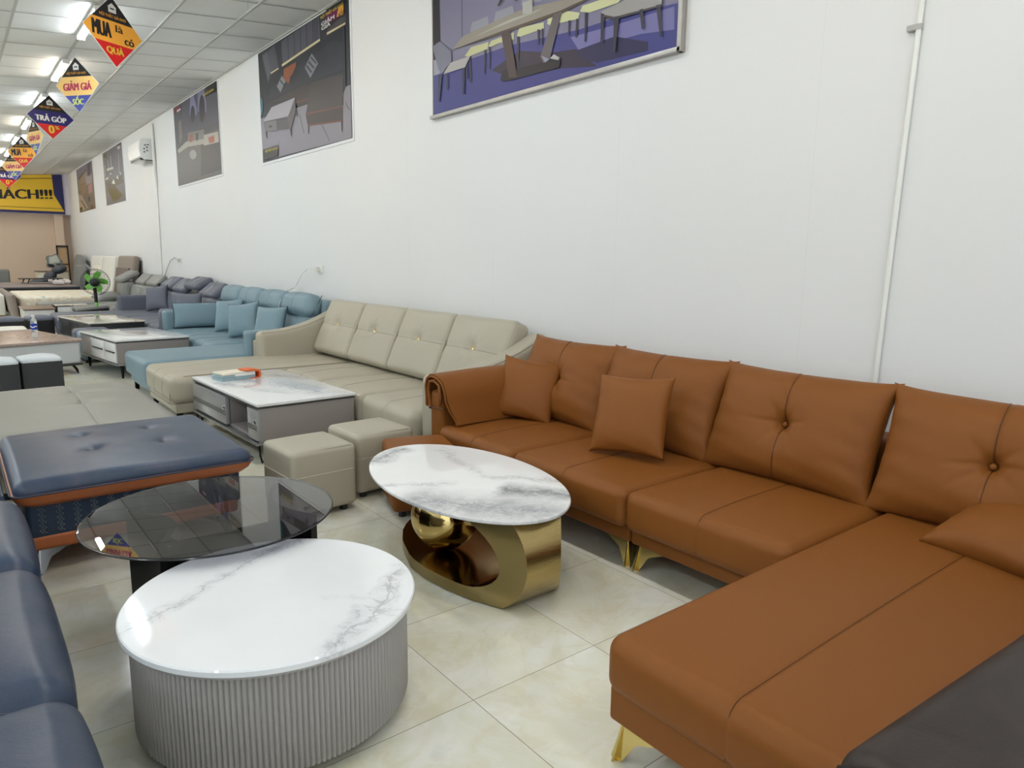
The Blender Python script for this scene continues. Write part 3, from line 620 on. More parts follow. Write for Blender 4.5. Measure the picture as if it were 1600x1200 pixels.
# ------------------------------------------------------------------ hanging diamond signs
def sign(kind, y, ang, label, grp, zc=None, pale=False, dy=0):
    x = 1.445; t = thing('hanging_sign', label, 'sign', (x, y, ceil_z(x)), 0, grp); d = .312
    zc = zc or 3.43; rx = Vector((math.cos(ang), math.sin(ang), 0)); nn = Vector((math.sin(ang), -math.cos(ang), 0)); O = Vector((x, y, zc))
    def q(a, b, c=0): return O+rx*a+Vector((0, 0, b))+nn*c
    def slab(poly, c0, c1, mi, mb): mb.loft([[q(a, b, c0) for a, b in poly], [q(a, b, c1) for a, b in poly]], mi)
    mb = MB(); slab([(0, -d), (d, 0), (0, d), (-d, 0)], -.004, .004, 0, mb); mb.build('sign_board', white_t, t, smooth=False)
    d2 = d*.985; f = 1 if not pale else 1
    blk = mat('sign_black', (30, 28, 30), .4); org = mat('sign_orange', (238, 168, 60), .4); red = mat('sign_red', (206, 32, 34), .4); blu = mat('sign_blue', (42, 36, 106), .4)
    pale_o, pale_b = mat('sign_pale_orange', (240, 196, 118), .4), mat('sign_mid_blue', (66, 74, 156), .4)
    top, mid, low = {'mua': (blk, org, red), 'giam': (blk, pale_o, pale_b), 'tra': (blk, blu, red)}[kind]
    zt, zb = d*.30, (-.33 if kind == 'mua' else -.38)*d
    if kind == 'tra': zt, zb = d*.26, -.34*d
    for s in (1, -1):
        mb = MB()
        for mi, poly in enumerate(([(-(d2-zt), zt), (d2-zt, zt), (0, d2)], [(-(d2-zt), zt), (-d2, 0), (-(d2+zb), zb), (d2+zb, zb), (d2, 0), (d2-zt, zt)], [(-(d2+zb), zb), (0, -d2), (d2+zb, zb)])):
            mb.add([q(a*s, b, .0045*s) for a, b in poly], [tuple(range(len(poly)))], mi)
        for hx, hz, sc in ((0, d*.66, d*.13),):   # the little house mark
            for off, mi in ((0, 3),):
                H = [(-1, -.95), (1, -.95), (1, .25), (1.2, .2), (0, 1.15), (-1.2, .2), (-1, .25)]
                mb.add([q((hx+a*sc)*s, hz+b*sc, .0052*s) for a, b in H], [tuple(range(7))], 3)
            mb.add([q(a*sc*s, hz+b*sc, .0058*s) for a, b in ((-.55, -.25), (.55, -.25), (.55, .05), (-.55, .05))], [(0,1,2,3)], 0)
        mb.build('sign_print', [top, mid, low, white_t], t, smooth=False)
        def tx(body, m, x0, z0, w, h, bold=.03): text_mesh(body, m, q(x0*s, z0, .006*s), rx*s, (0, 0, 1), w, h, t, bold=bold, lift=.0006)
        tx('NỘI THẤT GIÁ KHO', org, -d*.44, d*.36, d*.88, d*.15, .01)
        if kind == 'mua':
            tx('MUA', blk, -d*.72, -.20*d, d*.64, d*.42, .06); tx('là', blk, d*.06, d*.02, d*.26, d*.20, .015); tx('có', blk, d*.34, -.27*d, d*.34, d*.22, .03)
            tx('QUÀ', yellow_t, -d*.30, -.66*d, d*.60, d*.27, .04)
        elif kind == 'giam':
            tx('GIẢM GIÁ', mat('crimson_print', (178, 52, 84), .5), -d*.66, -.20*d, d*1.32, d*.36, .055)
            tx('SỐC', mat('lime_print', (216, 226, 110), .5), -d*.28, -.72*d, d*.52, d*.34, .04)
        else:
            tx('TRẢ GÓP', white_t, -d*.66, -.20*d, d*1.32, d*.33, .05)
            tx('0', yellow_t, -d*.15, -.74*d, d*.26, d*.36, .03); tx('%', yellow_t, d*.13, -.54*d, d*.19, d*.16, .02)
    MB().tube([(x, y, zc+d-.01), (x, y, ceil_z(x))], .0012, 5).build('hanging_thread', mat('thread', (190, 190, 188), .6), t)
A = math.radians
sign('mua', 7.9, A(29), 'nearest hanging diamond sign, orange and black, reading MUA là có QUÀ', 'hanging diamond signs', 3.45)
sign('giam', 10.25, A(-52), 'nearer of the pale diamond signs reading GIẢM GIÁ SỐC', 'hanging diamond signs', 3.39)
sign('tra', 13.0, A(11), 'larger looking blue and red diamond sign reading TRẢ GÓP 0%', 'hanging diamond signs', 3.41)
sign('giam', 15.4, A(-72), 'diamond sign turned nearly edge on, just behind the blue TRẢ GÓP sign', 'hanging diamond signs', 3.42)
sign('mua', 17.9, A(-38), 'small orange diamond sign reading MUA là có QUÀ, farther down the row', 'hanging diamond signs', 3.42)
sign('giam', 20.3, A(-45), 'small pale diamond sign half covered by the far orange sign', 'hanging diamond signs', 3.38)
sign('tra', 22.6, A(8), 'smallest blue diamond sign at the left edge, in front of the banner', 'hanging diamond signs', 3.36)

# ------------------------------------------------------------------ orange corner sofa
tan = leather('tan_leather', (128, 77, 31), .50, .12, .03, 3, .25); tan_d = leather('tan_leather_seam', (84, 48, 24), .5, 0, 0)
gold = mat('polished_gold', (220, 200, 136), .14, metal=1); dark_in = mat('black_lining', (16, 15, 15), .8)
S = thing('corner_sofa', 'orange tan leather corner sofa with gold legs and a long chaise along the white wall', 'sofa', (2.7, 2.0, 0))
def stitch(mb, x0, x1, y, z0, z1, r, puff=0, mi=0, rad=.0009, yc=None, hw=None, bulge=0):
    """stitched line over the top and down the front (x0) of a seat block, at constant y"""
    a = (x1-x0)/2; xc = (x0+x1)/2; k = 1
    if yc is not None: k = 1-((y-yc)/hw)**2
    P = [(x1-r-(x1-r-(x0+r))*i/16, z1) for i in range(17)]
    P = [(x, z+puff*k*(1-((x-xc)/a)**2)) for x, z in P]
    P += [(x0+r-r*math.sin(t), z1-r+r*math.cos(t)) for t in [PI/2*i/8 for i in range(1, 9)]]
    P += [(x0-bulge*(1-(1-2*f)**2), z1-r-(z1-z0-r-.03)*f) for f in (.25, .5, .75, 1)]
    mb.tube([(x, y, z-.0005) for x, z in P], rad, 5, mi)
def seat(parent, m, ms, x0, x1, y0, y1, z0, z1, r=.045, puff=.014, ys=(), name='seat_cushion', bulge=.008, xs=()):
    mb = MB(); rbox(mb, x0, x1, y0, y1, z0, z1, r=r, puff=puff, bulge=bulge, ys=ys, xs=xs, depth=.004, n=10)
    for y in ys: stitch(mb, x0, x1, y, z0, z1, r, puff, 1, yc=(y0+y1)/2, hw=(y1-y0)/2)
    return mb.build(name, [m, ms], parent, angle=180)
# bases in two modules
for y0, y1 in ((2.075, 3.70), (1.25, 2.065)): soft('seat_base', S, tan, (2.335, 3.34, y0, y1, .125, .215), r=.014, n=4)
soft('seat_base', S, tan, (1.345, 3.34, .43, 1.245, .125, .235), r=.014, n=4)
for y0, y1 in ((2.872, 3.60), (2.063, 2.868), (1.252, 2.058)): seat(S, tan, tan_d, 2.268, 3.12, y0, y1, .205, .392, ys=((y0+y1)/2,))
seat(S, tan, tan_d, 1.315, 3.12, .425, 1.247, .222, .395, r=.05, puff=.012, ys=(.845,), name='chaise_cushion')
soft('back_frame', S, tan, (3.14, 3.36, .425, 3.71, .14, .64), r=.05, n=5)
# far arm with the cloth-like pad buttoned over it
soft('armrest', S, tan, (2.285, 3.30, 3.585, 3.715, .125, .60), r=.03, n=6)
def padring(f):
    """cross-section of the draped pad at fraction f of its length: down the wall side, over the top, down to the seat"""
    C = [(3.722, .50), (3.728, .56), (3.727, .62), (3.712, .664), (3.685, .684), (3.64, .690), (3.59, .684), (3.55, .66), (3.531, .61), (3.528, .55), (3.522, .49), (3.512, .45), (3.503, .405)]
    out = []
    for i, (y, z) in enumerate(C):
        lean = max(0, i-7)/5; x = 2.268+.97*f+(.075*lean**1.6)*(1-f)**3+.012*math.sin(i*1.9+f*9)*.3
        puff_ = .012*math.sin(PI*min(1, f*1.0))*(1 if 1 < i < 12 else 0); flare = .018*lean*(1-f)**4
        out.append(Vector((x, y-(puff_ if i > 7 else 0)-flare, z+(puff_ if 3 <= i <= 7 else 0))))
    return out
R = []
for k_ in range(25):
    P = padring(k_/24); T_ = .016; inner_ = []
    for i, p in enumerate(P):
        q, w = P[max(0, i-1)], P[min(12, i+1)]; d = (w-q).normalized(); nn = Vector((0, d.z, -d.y)); inner_.append(p-nn*(-T_))
    R.append(P+inner_[::-1])
mb = MB(); mb.loft(R)
mb.tube([p+Vector((-.002, 0, 0)) for p in padring(0)], .0065, 8); mb.tube([padring(j/14)[-1] for j in range(15)], .0065, 8); mb.tube([padring(j/14)[0] for j in range(15)], .006, 8)
mb.tube([Vector((2.280, 3.70, .50)), Vector((2.276, 3.712, .60)), Vector((2.274, 3.69, .655)), Vector((2.274, 3.64, .665)), Vector((2.274, 3.585, .645)), Vector((2.276, 3.575, .58)), Vector((2.285, 3.60, .52))], .012, 10)
a = mb.build('arm_pad', tan, S, angle=60)
mb = MB().tube([(2.272, 3.535, .50), (2.262, 3.60, .503), (2.262, 3.66, .50)], .004, 6); mb.build('tie_loop', tan_d, a)
MB().sphere((2.262, 3.665, .50), .013, 8).build('pad_button', tan_d, a)
# back cushions
def backc(y0, y1, seed, tw=0, x=3.045):
    c = (x, (y0+y1)/2, .637); M = frame(c, (-math.cos(A(21)), tw, math.sin(A(21))))
    mb = pillow(MB(), (y1-y0)*1.03, .545, .27, M, n=76, conc=.055, ear=.035, button=True, seam=True, wr=.010, seed=seed, pw=.47)
    mb.tube([M @ Vector((.001, h, .135*(max(0, 1-abs(h/.2725)**2.6))**.47-.006-.0297*math.exp(-(h/.10)**2)-.0459*math.exp(-(h/.03)**2))) for h in [.250*(i/15-1) for i in range(31)]], .0016, 5, 1)
    o = mb.build('back_cushion', [tan, tan_d], S, angle=180)
    b = MB().sphere(M @ Vector((0, 0, .066)), .014, 8); b.build('tufted_button', tan, o)
backc(2.90, 3.68, 1); backc(2.12, 2.94, 2, .0); backc(1.315, 2.135, 3); backc(.46, 1.305, 4)
# gold legs: two thin wings meeting in a splayed foot
def goldleg(parent, x, y, dx, dy, m=gold, h=.125, w=.14, cat=None):
    mb = MB(); top = h+.006
    for (ux, uy, vx, vy) in ((dx, 0, 0, dy), (0, dy, dx, 0)):
        poly = [(0, top), (w, top), (w, top-.016), (w*.42, h*.62), (.020, 0), (-.018, 0), (-.008, h*.5)]
        def p(a, z, t): return (x+ux*a+vx*t-dx*.012*(1-z/h), y+uy*a+vy*t-dy*.012*(1-z/h), z)
        mb.loft([[p(a, z, 0) for a, z in poly], [p(a, z, .006) for a, z in poly]])
    mb.lathe([(.012, 0), (.012, .004)], 10, (x-dx*.008, y-dy*.008, 0))
    mb.build('leg', m, parent, smooth=False)
for x, y, dx, dy in ((1.375, 1.215, 1, -1), (1.375, .46, 1, 1), (2.365, 2.105, 1, 1), (2.365, 2.035, 1, -1), (2.365, 3.66, 1, -1), (3.28, .46, -1, 1), (3.28, 2.105, -1, 1), (3.28, 3.66, -1, -1)):
    goldleg(S, x, y, dx, dy)
def throw(label, m, w, c, n, roll=0, t=.15, seed=0, pipe=0, pm=None, cat='cushion', h=None, conc=.07, group=None, wr=.006):
    up = Matrix.Rotation(roll, 3, Vector(n).normalized()) @ Vector((0, 0, 1))
    o = thing('throw_pillow', label, cat, (c[0], c[1], c[2]), 0, group); M = frame(c, n, up)
    pillow(MB(), w, h or w, t, M, n=26, conc=conc, wr=wr, seed=seed, pipe=pipe, pw=.45).build('pillow_cover', [m, pm or m], o, angle=180); return o
throw('small square orange cushion leaning in the far arm corner of the orange sofa', tan, .40, (2.83, 3.42, .585), (-.72, -.50, .42), A(-7), seed=1)
throw('square orange cushion leaning on the second back cushion, behind the oval marble table', tan, .415, (2.70, 2.42, .615), (-.85, -.24, .34), A(3), seed=2)
throw('orange cushion lying flat on the chaise at the right edge', tan, .46, (2.83, .73, .475), (-.25, .12, .95), A(12), t=.17, seed=5, h=.40)

# ------------------------------------------------------------------ beige corner sofa
bei = leather('beige_leather', (172, 165, 147), .4, .10, .03, 3); bei_d = leather('beige_seam', (120, 111, 97), .5, 0, 0)
S = thing('corner_sofa', 'beige leather corner sofa with four tall backs and brass clips', 'sofa', (2.7, 5.4, 0))
soft('seat_base', S, bei, (2.36, 3.34, 3.93, 6.27, .09, .17), r=.014, n=4); soft('seat_base', S, bei, (1.40, 3.34, 6.32, 7.29, .085, .17), r=.014, n=4)
ys = [3.955, 4.72, 5.49, 6.26]
for i in range(3): seat(S, bei, bei_d, 2.30, 3.10, ys[i]+.003, ys[i+1]-.003, .165, .405, r=.06, puff=.02, ys=(ys[i]+.385,), bulge=.012)
mb = MB(); rbox(mb, 1.37, 3.10, 6.30, 7.28, .165, .40, r=.06, puff=.02, bulge=.012, n=10)
for z in (.172, ): mb.tube([(3.0, 6.292, z), (1.40, 6.292, z), (1.362, 6.33, z), (1.362, 7.25, z)], .003, 5, 1)
for yy in (6.56, 6.86): stitch(mb, 1.362, 3.10, yy, .165, .40, .06, .02, 1, yc=6.79, hw=.49, bulge=.01)
mb.tube([(3.0, 6.33, .399), (1.5, 6.33, .397), (1.415, 6.335, .38), (1.38, 6.345, .34), (1.366, 6.35, .25), (1.366, 6.35, .175)], .002, 5, 1)
mb.build('chaise_cushion', [bei, bei_d], S, angle=180)
def wing(y0, y1, zf, zb, x0, x1, zbot, name='armrest', m=bei, S=None):
    def fn(q, nn):
        f = max(0, min(1, (q.x-x0)/(x1-x0))); top = zf+(zb-zf)*(f**2.2); return (q.x, q.y, zbot+(q.z-zbot)*(top-zbot)/(zf-zbot))
    mb = MB(); rbox(mb, x0, x1, y0, y1, zbot, zf, r=.045, n=12, fn=fn, bulge=.01)
    for yy in (y0+.012,): mb.tube([(x0+.012 if i == 0 else x0+(x1-x0)*i/14, yy, (zbot+(zf-zbot)*.2) if i == -1 else zf+(zb-zf)*((i/14)**2.2)-.014) for i in range(13)], .002, 5, 1)
    return mb.build(name, [m, bei_d if m == bei else m], S, angle=180)
wing(3.765, 3.95, .655, .90, 2.36, 3.30, .10, S=S); wing(7.08, 7.27, .655, .90, 2.40, 3.28, .30, S=S)
soft('arm_side', S, bei, (2.385, 3.2, 7.24, 7.30, .10, .56), r=.02, n=4)
brass = mat('brass', (226, 196, 130), .2, metal=1)
for i in range(4):
    y0 = 3.93+.783*i; y1 = y0+.783; M = frame((3.095, (y0+y1)/2, .685), (-math.cos(A(24)), 0, math.sin(A(24)))); W_ = .782
    def bf(q, nn): 
        k = math.exp(-(math.hypot(q.x, q.y-.03)/.05)**2); zz = q.z-(.035*k+.010*math.exp(-((q.y-.03)/.016)**2)+.006*math.exp(-((q.y+.005)/.02)**2)) if nn.z > .2 else q.z
        if nn.z > .2: zz += .006*math.cos(8*math.atan2(q.y-.03, q.x))*math.exp(-((math.hypot(q.x, q.y-.03)-.08)/.04)**2)
        return (q.x, q.y, zz)
    mb = MB(); rbox(mb, -W_/2, W_/2, -.285, .29, -.09, .075, r=.05, puff=.03, n=22, fn=bf, M=M)
    for sx in (-1, 1): mb.tube([M @ Vector((sx*(W_/2-.012), h, .055 if abs(h) < .25 else .03)) for h in (-.27, -.24, 0, .24, .275)], .0022, 5, 1)
    for hy in (.045, .015): mb.tube([M @ Vector((xx, hy, .075+.03*(1-(2*xx/W_)**2)-.035*math.exp(-(math.hypot(xx, hy-.03)/.05)**2)-.008)) for xx in [-.36+.72*j/24 for j in range(25)]], .0016, 5, 1)
    mb.tube([M @ Vector((xx, .288, .03)) for xx in (-.36, -.1, .1, .36)]+[M @ Vector((.385, .25, .03))], .004, 5, 0)
    o = mb.build('backrest', [bei, bei_d], S, angle=180)
    mb = MB(); mb.prism([(-.014, -.014), (.014, -.014), (.009, 0), (.014, .014), (-.014, .014), (-.009, 0)], .062, .074, 'z', M=M @ Matrix.Translation((0, .03, 0))); mb.build('brass_clip', brass, o, bevel=.001)
soft('back_frame', S, bei, (3.18, 3.37, 3.80, 7.22, .12, .84), r=.05, n=5)
blk_leg = mat('black_metal', (20, 20, 22), .35, metal=.6)
for x, y in ((1.44, 6.37), (1.44, 7.22), (2.42, 5.0), (2.42, 4.0), (3.25, 4.0), (3.25, 7.2)): MB().loft([[(x-.03, y-.02, .088), (x+.03, y-.02, .088), (x+.03, y+.02, .088), (x-.03, y+.02, .088)], [(x-.022, y-.012, 0), (x-.002, y-.012, 0), (x-.002, y+.012, 0), (x-.022, y+.012, 0)]]).build('leg', blk_leg, S, smooth=False)

# ------------------------------------------------------------------ blue corner sofa
blu = leather('blue_grey_leather', (118, 142, 152), .45, .10, .03, 3); blu_d = leather('blue_grey_seam', (52, 70, 82), .5, 0, 0)
S = thing('corner_sofa', 'grey blue leather corner sofa with a rolled headrest back', 'sofa', (2.7, 8.9, 0))
soft('seat_base', S, blu, (2.30, 3.34, 8.36, 10.58, .09, .18), r=.014, n=4); soft('seat_base', S, blu, (1.43, 3.34, 7.36, 8.34, .09, .18), r=.014, n=4)
ys = [8.36, 9.06, 9.76, 10.46]
for i in range(3): seat(S, blu, blu_d, 2.26, 3.05, ys[i]+.003, ys[i+1]-.003, .175, .41, r=.05, puff=.02, ys=(ys[i]+.35,))
mb = MB(); rbox(mb, 1.385, 3.05, 7.37, 8.35, .17, .405, r=.045, puff=.02, bulge=.012, n=10)
mb.tube([(3.0, 7.39, .395), (1.42, 7.39, .392), (1.395, 7.41, .385), (1.392, 8.3, .385)], .0025, 5, 1); mb.build('chaise_cushion', [blu, blu_d], S, angle=180)
soft('armrest', S, blu, (2.25, 3.25, 10.44, 10.62, .10, .66), r=.04, n=6); soft('armrest', S, blu, (2.345, 3.25, 7.335, 7.50, .30, .645), r=.04, n=6)
M = frame((2.78, 10.36, .595), (-.15, -.95, .30)); pillow(MB(), .86, .34, .17, M, n=24, conc=.04, pipe=.006, pw=.42, seed=3).build('arm_cushion', [blu, blu_d], S, angle=180)
for i in range(4):
    y0 = 7.36+.775*i; y1 = y0+.77
    mb = MB(); M = Matrix.Translation((3.09, 0, .87)) @ Matrix.Rotation(A(18), 4, 'Y'); rbox(mb, -.085, .10, y0, y1, -.125, .125, r=.08, puff=.02, bulge=.02, ys=((y0+y1)/2,), n=8, M=M)
    mb.build('headrest', [blu, blu_d], S, angle=180)
    mb = MB(); M = Matrix.Translation((3.10, 0, .57)) @ Matrix.Rotation(A(12), 4, 'Y'); rbox(mb, -.09, .09, y0, y1, -.2, .2, r=.06, bulge=.02, ys=((y0+y1)/2,), n=8, M=M); mb.build('backrest', [blu, blu_d], S, angle=180)
soft('back_frame', S, blu, (3.16, 3.37, 7.30, 10.52, .12, .93), r=.05, n=5)
MB().tube([(3.02, 7.35, .76), (3.06, 7.345, .80), (3.17, 7.345, .99)], .004, 5).build('piping', blu_d, S)
for x, y in ((1.47, 8.28), (1.47, 7.42), (2.34, 10.4), (3.25, 10.4), (3.25, 7.4)): MB().box((x-.02, y-.02, 0), (x+.02, y+.02, .092)).build('leg', blk_leg, S, smooth=False)
g = 'blue square cushions on the blue sofa'
throw('blue cushion farthest along the blue sofa, next to the arm pad', blu, .42, (2.83, 9.52, .64), (-.8, -.55, .3), A(6), seed=7, pipe=.004, pm=blu_d, group=g)
throw('middle one of three blue cushions on the blue sofa', blu, .42, (2.76, 8.74, .64), (-.8, -.55, .3), A(8), seed=8, pipe=.004, pm=blu_d, group=g)
throw('blue cushion nearest the beige sofa, on the blue chaise corner', blu, .42, (2.82, 8.0, .64), (-.85, -.45, .3), A(2), seed=9, pipe=.004, pm=blu_d, group=g)

# ------------------------------------------------------------------ slate and grey sofas farther on
sl = leather('slate_leather', (98, 102, 114), .48, .1, .03, 3); sl_d = leather('slate_seam', (56, 58, 68), .5, 0, 0); silv = mat('silver_trim', (190, 190, 194), .3, metal=.7)
S = thing('corner_sofa', 'slate grey corner sofa with silver striped flip-up headrests', 'sofa', (2.7, 12.6, 0))
soft('seat_base', S, sl, (2.30, 3.34, 10.9, 12.9, .08, .2), r=.014, n=4); soft('seat_base', S, sl, (1.35, 3.34, 12.9, 14.5, .08, .2), r=.014, n=4)
ys = [10.93, 11.6, 12.27, 12.94]
for i in range(3): seat(S, sl, sl_d, 2.26, 3.05, ys[i]+.003, ys[i+1]-.003, .19, .41, r=.05, puff=.025, ys=(ys[i]+.33,))
soft('chaise_cushion', S, sl, (1.31, 3.05, 12.95, 14.45, .19, .415), r=.06, puff=.02, n=10)
wing(14.30, 14.52, .68, .70, 2.36, 3.25, .2, m=sl, S=S); wing(10.74, 10.95, .66, .70, 2.28, 3.25, .08, m=sl, S=S)
for i in range(4):
    y0 = 10.95+.835*i
    def kf(q, nn): return (q.x-.03*math.exp(-((q.z-.12)/.05)**2)*(nn.x < 0), q.y, q.z)
    mb = MB(); M = Matrix.Translation((3.10, 0, .58)) @ Matrix.Rotation(A(10), 4, 'Y'); rbox(mb, -.10, .09, y0+.01, y0+.825, -.2, .2, r=.07, bulge=.03, ys=(y0+.28, y0+.56), n=9, M=M); mb.build('backrest', [sl, sl_d], S, angle=180)
    tilt, zz = ((52, .88), (62, .96), (50, .89), (55, .91))[i]
    M = Matrix.Translation((3.17, 0, zz)) @ Matrix.Rotation(A(tilt), 4, 'Y'); mb = MB(); rbox(mb, -.055, .055, y0+.03, y0+.80, -.15, .15, r=.05, puff=.01, n=7, M=M)
    mb.tube([M @ Vector((-.057, y0+.36, -.11)), M @ Vector((-.058, y0+.36, .12))], .005, 6, 1); mb.tube([M @ Vector((-.057, y0+.44, -.11)), M @ Vector((-.058, y0+.44, .12))], .005, 6, 1)
    mb.build('headrest', [sl, silv], S, angle=180)
soft('back_frame', S, sl, (3.16, 3.38, 10.8, 14.4, .1, .74), r=.04, n=4)
for x, y in ((1.42, 13.0), (2.35, 11.0), (1.42, 14.4), (3.25, 11.0)): MB().box((x-.02, y-.02, 0), (x+.02, y+.02, .082)).build('leg', blk_leg, S, smooth=False)
throw('slate cushion leaning at the far arm of the slate sofa', sl, .44, (2.86, 13.72, .655), (-.75, -.6, .25), A(8), seed=4)
throw('slate cushion at the near end of the slate sofa behind the blue arm', sl, .42, (2.80, 11.38, .64), (-.7, -.65, .25), A(3), seed=6)

gr = leather('grey_leather', (132, 133, 130), .45, .1, .03, 3); gr_d = leather('grey_seam', (70, 70, 68), .5, 0, 0)
S = thing('corner_sofa', 'light grey recliner corner sofa beyond the slate sofa', 'sofa', (2.7, 16.0, 0))
soft('seat_base', S, gr, (2.3, 3.34, 14.75, 17.4, .06, .22), r=.014, n=4)
for y0, y1 in ((14.80, 15.65), (15.68, 16.5)): seat(S, gr, gr_d, 2.3, 3.05, y0, y1, .2, .43, r=.05, puff=.03, ys=((y0+y1)/2,))
M = Matrix.Translation((2.05, 0, .40)) @ Matrix.Rotation(A(-5), 4, 'Y'); mb = MB(); rbox(mb, -.26, .26, 15.0, 15.8, .0, .05, r=.02, M=M); mb.box((-.25, 15.02, -.045), (.25, 15.78, .002), 1, M); mb.build('footrest', [gr, dkp], S, angle=60)
soft('chaise_cushion', S, gr, (1.36, 3.05, 16.75, 17.45, .335, .43), r=.03, puff=.015, n=8)
MB().box((1.42, 16.8, .26), (3.0, 17.4, .34)).build('chaise_underside', dkp, S)
for y0, y1 in ((14.75, 15.75), (15.78, 16.75)):
    mb = MB(); M = Matrix.Translation((3.12, 0, .62)) @ Matrix.Rotation(A(10), 4, 'Y'); rbox(mb, -.12, .09, y0, y1, -.2, .18, r=.08, bulge=.03, ys=(y0+(y1-y0)/3, y0+(y1-y0)*2/3), n=8, M=M); mb.build('backrest', [gr, gr_d], S, angle=180)
    mb = MB(); M = Matrix.Translation((3.18, 0, .90)) @ Matrix.Rotation(A(45), 4, 'Y'); rbox(mb, -.05, .06, y0+.05, y1-.08, -.13, .15, r=.05, n=6, M=M); mb.build('headrest', [gr, gr_d], S, angle=180)
    MB().box((3.1, y0-.06, .78), (3.3, y0+.07, .88)).build('headrest_bracket', dkp, S, bevel=.02)
mb = MB(); M = Matrix.Translation((3.0, 17.15, .66)); rbox(mb, -.13, .12, -.35, .30, -.2, .2, r=.09, bulge=.03, n=7, M=M); mb.build('backrest', gr, S, angle=180)
mb = MB(); M = Matrix.Translation((3.02, 17.2, .95)) @ Matrix.Rotation(A(62), 4, 'Y'); rbox(mb, -.05, .06, -.4, .36, -.2, .2, r=.05, n=6, M=M); mb.build('headrest', gr, S, angle=180)
soft('armrest', S, gr, (2.35, 3.1, 14.56, 14.74, .1, .56), r=.05, n=5)
for x, y in ((1.5, 16.9), (1.5, 17.35), (2.4, 14.9), (3.2, 14.9)): MB().box((x-.02, y-.02, 0), (x+.02, y+.02, .27 if x < 2 else .07)).build('leg', blk_leg, S, smooth=False)
throw('grey bolster cushion lying at the far end of the light grey sofa', gr, .5, (2.6, 17.1, .52), (-.1, -.3, 1), A(30), seed=11, t=.18, h=.35)

# ------------------------------------------------------------------ navy leather sofa on the left
nav = aged_leather('navy_aged_leather', (46, 64, 86), (74, 78, 94), .34); nav_d = leather('navy_dark_leather', (44, 56, 74), .35, .15, .05); org = leather('orange_leather_trim', (176, 100, 58), .4, .1)
zig = mat('white_thread', (150, 156, 160), .6)
S = thing('corner_sofa', 'navy blue leather sofa at the left edge with seats running towards the camera', 'sofa', (-.3, 2.4, 0))
soft('seat_base', S, nav_d, (-.85, .05, .3, 3.42, .10, .30), r=.02, n=5)
def navseat(y0, y1, nm='seat_cushion'):
    def fn(q, nn):
        e = max(0, 1-min(q.y-y0, y1-q.y)/.07); return (q.x+.012*e*(q.x > .05), q.y, q.z-.012*e*(q.z > .3))
    mb = MB(); rbox(mb, -.72, .135, y0, y1, .24, .435, r=.07, puff=.03, bulge=.02, n=12, fn=fn)
    mb.tube([(-.6, y1-.03, .425), (.0, y1-.025, .418), (.10, y1-.03, .38), (.135, y1-.04, .32)], .004, 6, 1); mb.build(nm, [nav, nav_d], S, angle=180)
for y0, y1 in ((2.63, 3.42), (1.79, 2.625), (.95, 1.785), (.12, .945)): navseat(y0, y1)
soft('corner_cushion', S, nav, (-.85, .098, 3.46, 4.60, .22, .43), r=.06, puff=.02, n=10)
MB().tube([(.09, 3.52, .40), (.088, 3.9, .405), (.088, 4.5, .405)], .005, 6).build('piping', nav_d, S)
soft('seat_base', S, nav_d, (-.85, .1, 3.45, 4.6, .1, .24), r=.02, n=4)
for i in range(5): soft('backrest', S, nav, (-1.12, -.78, .15+.89*i, 1.03+.89*i, .28, .84), r=.10, puff=.03, bulge=.03, n=8)
soft('back_frame', S, nav_d, (-1.2, -.95, .1, 4.62, .08, .72), r=.04, n=4)
for x, y in ((-.05, .4), (-.05, 2.4), (-1.1, .3), (-1.1, 4.5)): MB().box((x-.02, y-.02, 0), (x+.02, y+.02, .11)).build('leg', mat('chrome', (205, 205, 205), .12, metal=1), S, smooth=False)

S = thing('ottoman', 'wide navy leather ottoman with orange trim, four tufts and zigzag stitching', 'ottoman', (.63, 4.05, 0))
soft('base', S, nav_d, (.165, 1.07, 3.575, 4.52, .165, .35), r=.02, n=5)
soft('orange_plinth', S, org, (.16, 1.055, 3.57, 4.52, .115, .185), r=.02, n=5)
mb = MB()
for i in range(13):   # zigzag lines on the near side and on the right end
    x = .215+.067*i
    mb.tube([(x+.008*(-1)**j, 3.571, .345-.0125*j) for j in range(13)], .0009, 4)
    mb.tube([(x+.012+.008*(-1)**j, 3.571, .345-.0125*j) for j in range(13)], .0009, 4)
for i in range(12):
    y = 3.65+.07*i; mb.tube([(1.072, y+.008*(-1)**j, .345-.0125*j) for j in range(13)], .0009, 4)
mb.build('zigzag_stitching', zig, S)
mb = MB(); TF = ((.475, 4.28), (.485, 3.93), (.80, 4.25), (.80, 3.90))
def tf(q, nn):
    z = q.z
    if nn.z > .2:
        for a, b in TF: r = math.hypot(q.x-a, (q.y-b)); z -= .028*math.exp(-(r/.028)**2)+.010*math.exp(-(r/.08)**2)
    return (q.x, q.y, z)
M = Matrix.Translation((.63, 4.03, 0))
pts = []
rbox(mb, .125, 1.125, 3.52, 4.57, .345, .445, r=.055, puff=.028, bulge=.0, n=34, fn=tf)
o = mb.build('top_cushion', [nav], S, angle=180)
mb = MB(); ringp = lambda e, z: [(.125-e+(.06 if c in (0,) else 0)*0, 0, z)]
def band(e, z):
    x0, x1, y0, y1 = .125-e, 1.125+e, 3.52-e, 4.57+e; R = .06; P = []
    for cx, cy, a0 in ((x1-R, y0+R, -90), (x1-R, y1-R, 0), (x0+R, y1-R, 90), (x0+R, y0+R, 180)):
        P += [(cx+R*math.cos(A(a0+t*18)), cy+R*math.sin(A(a0+t*18)), z) for t in range(6)]
    return P
mb = MB(); mb.loft([band(-.06, .322), band(-.030, .326), band(-.006, .350), band(.010, .384), band(-.01, .394)]); mb.build('orange_trim', org, o)
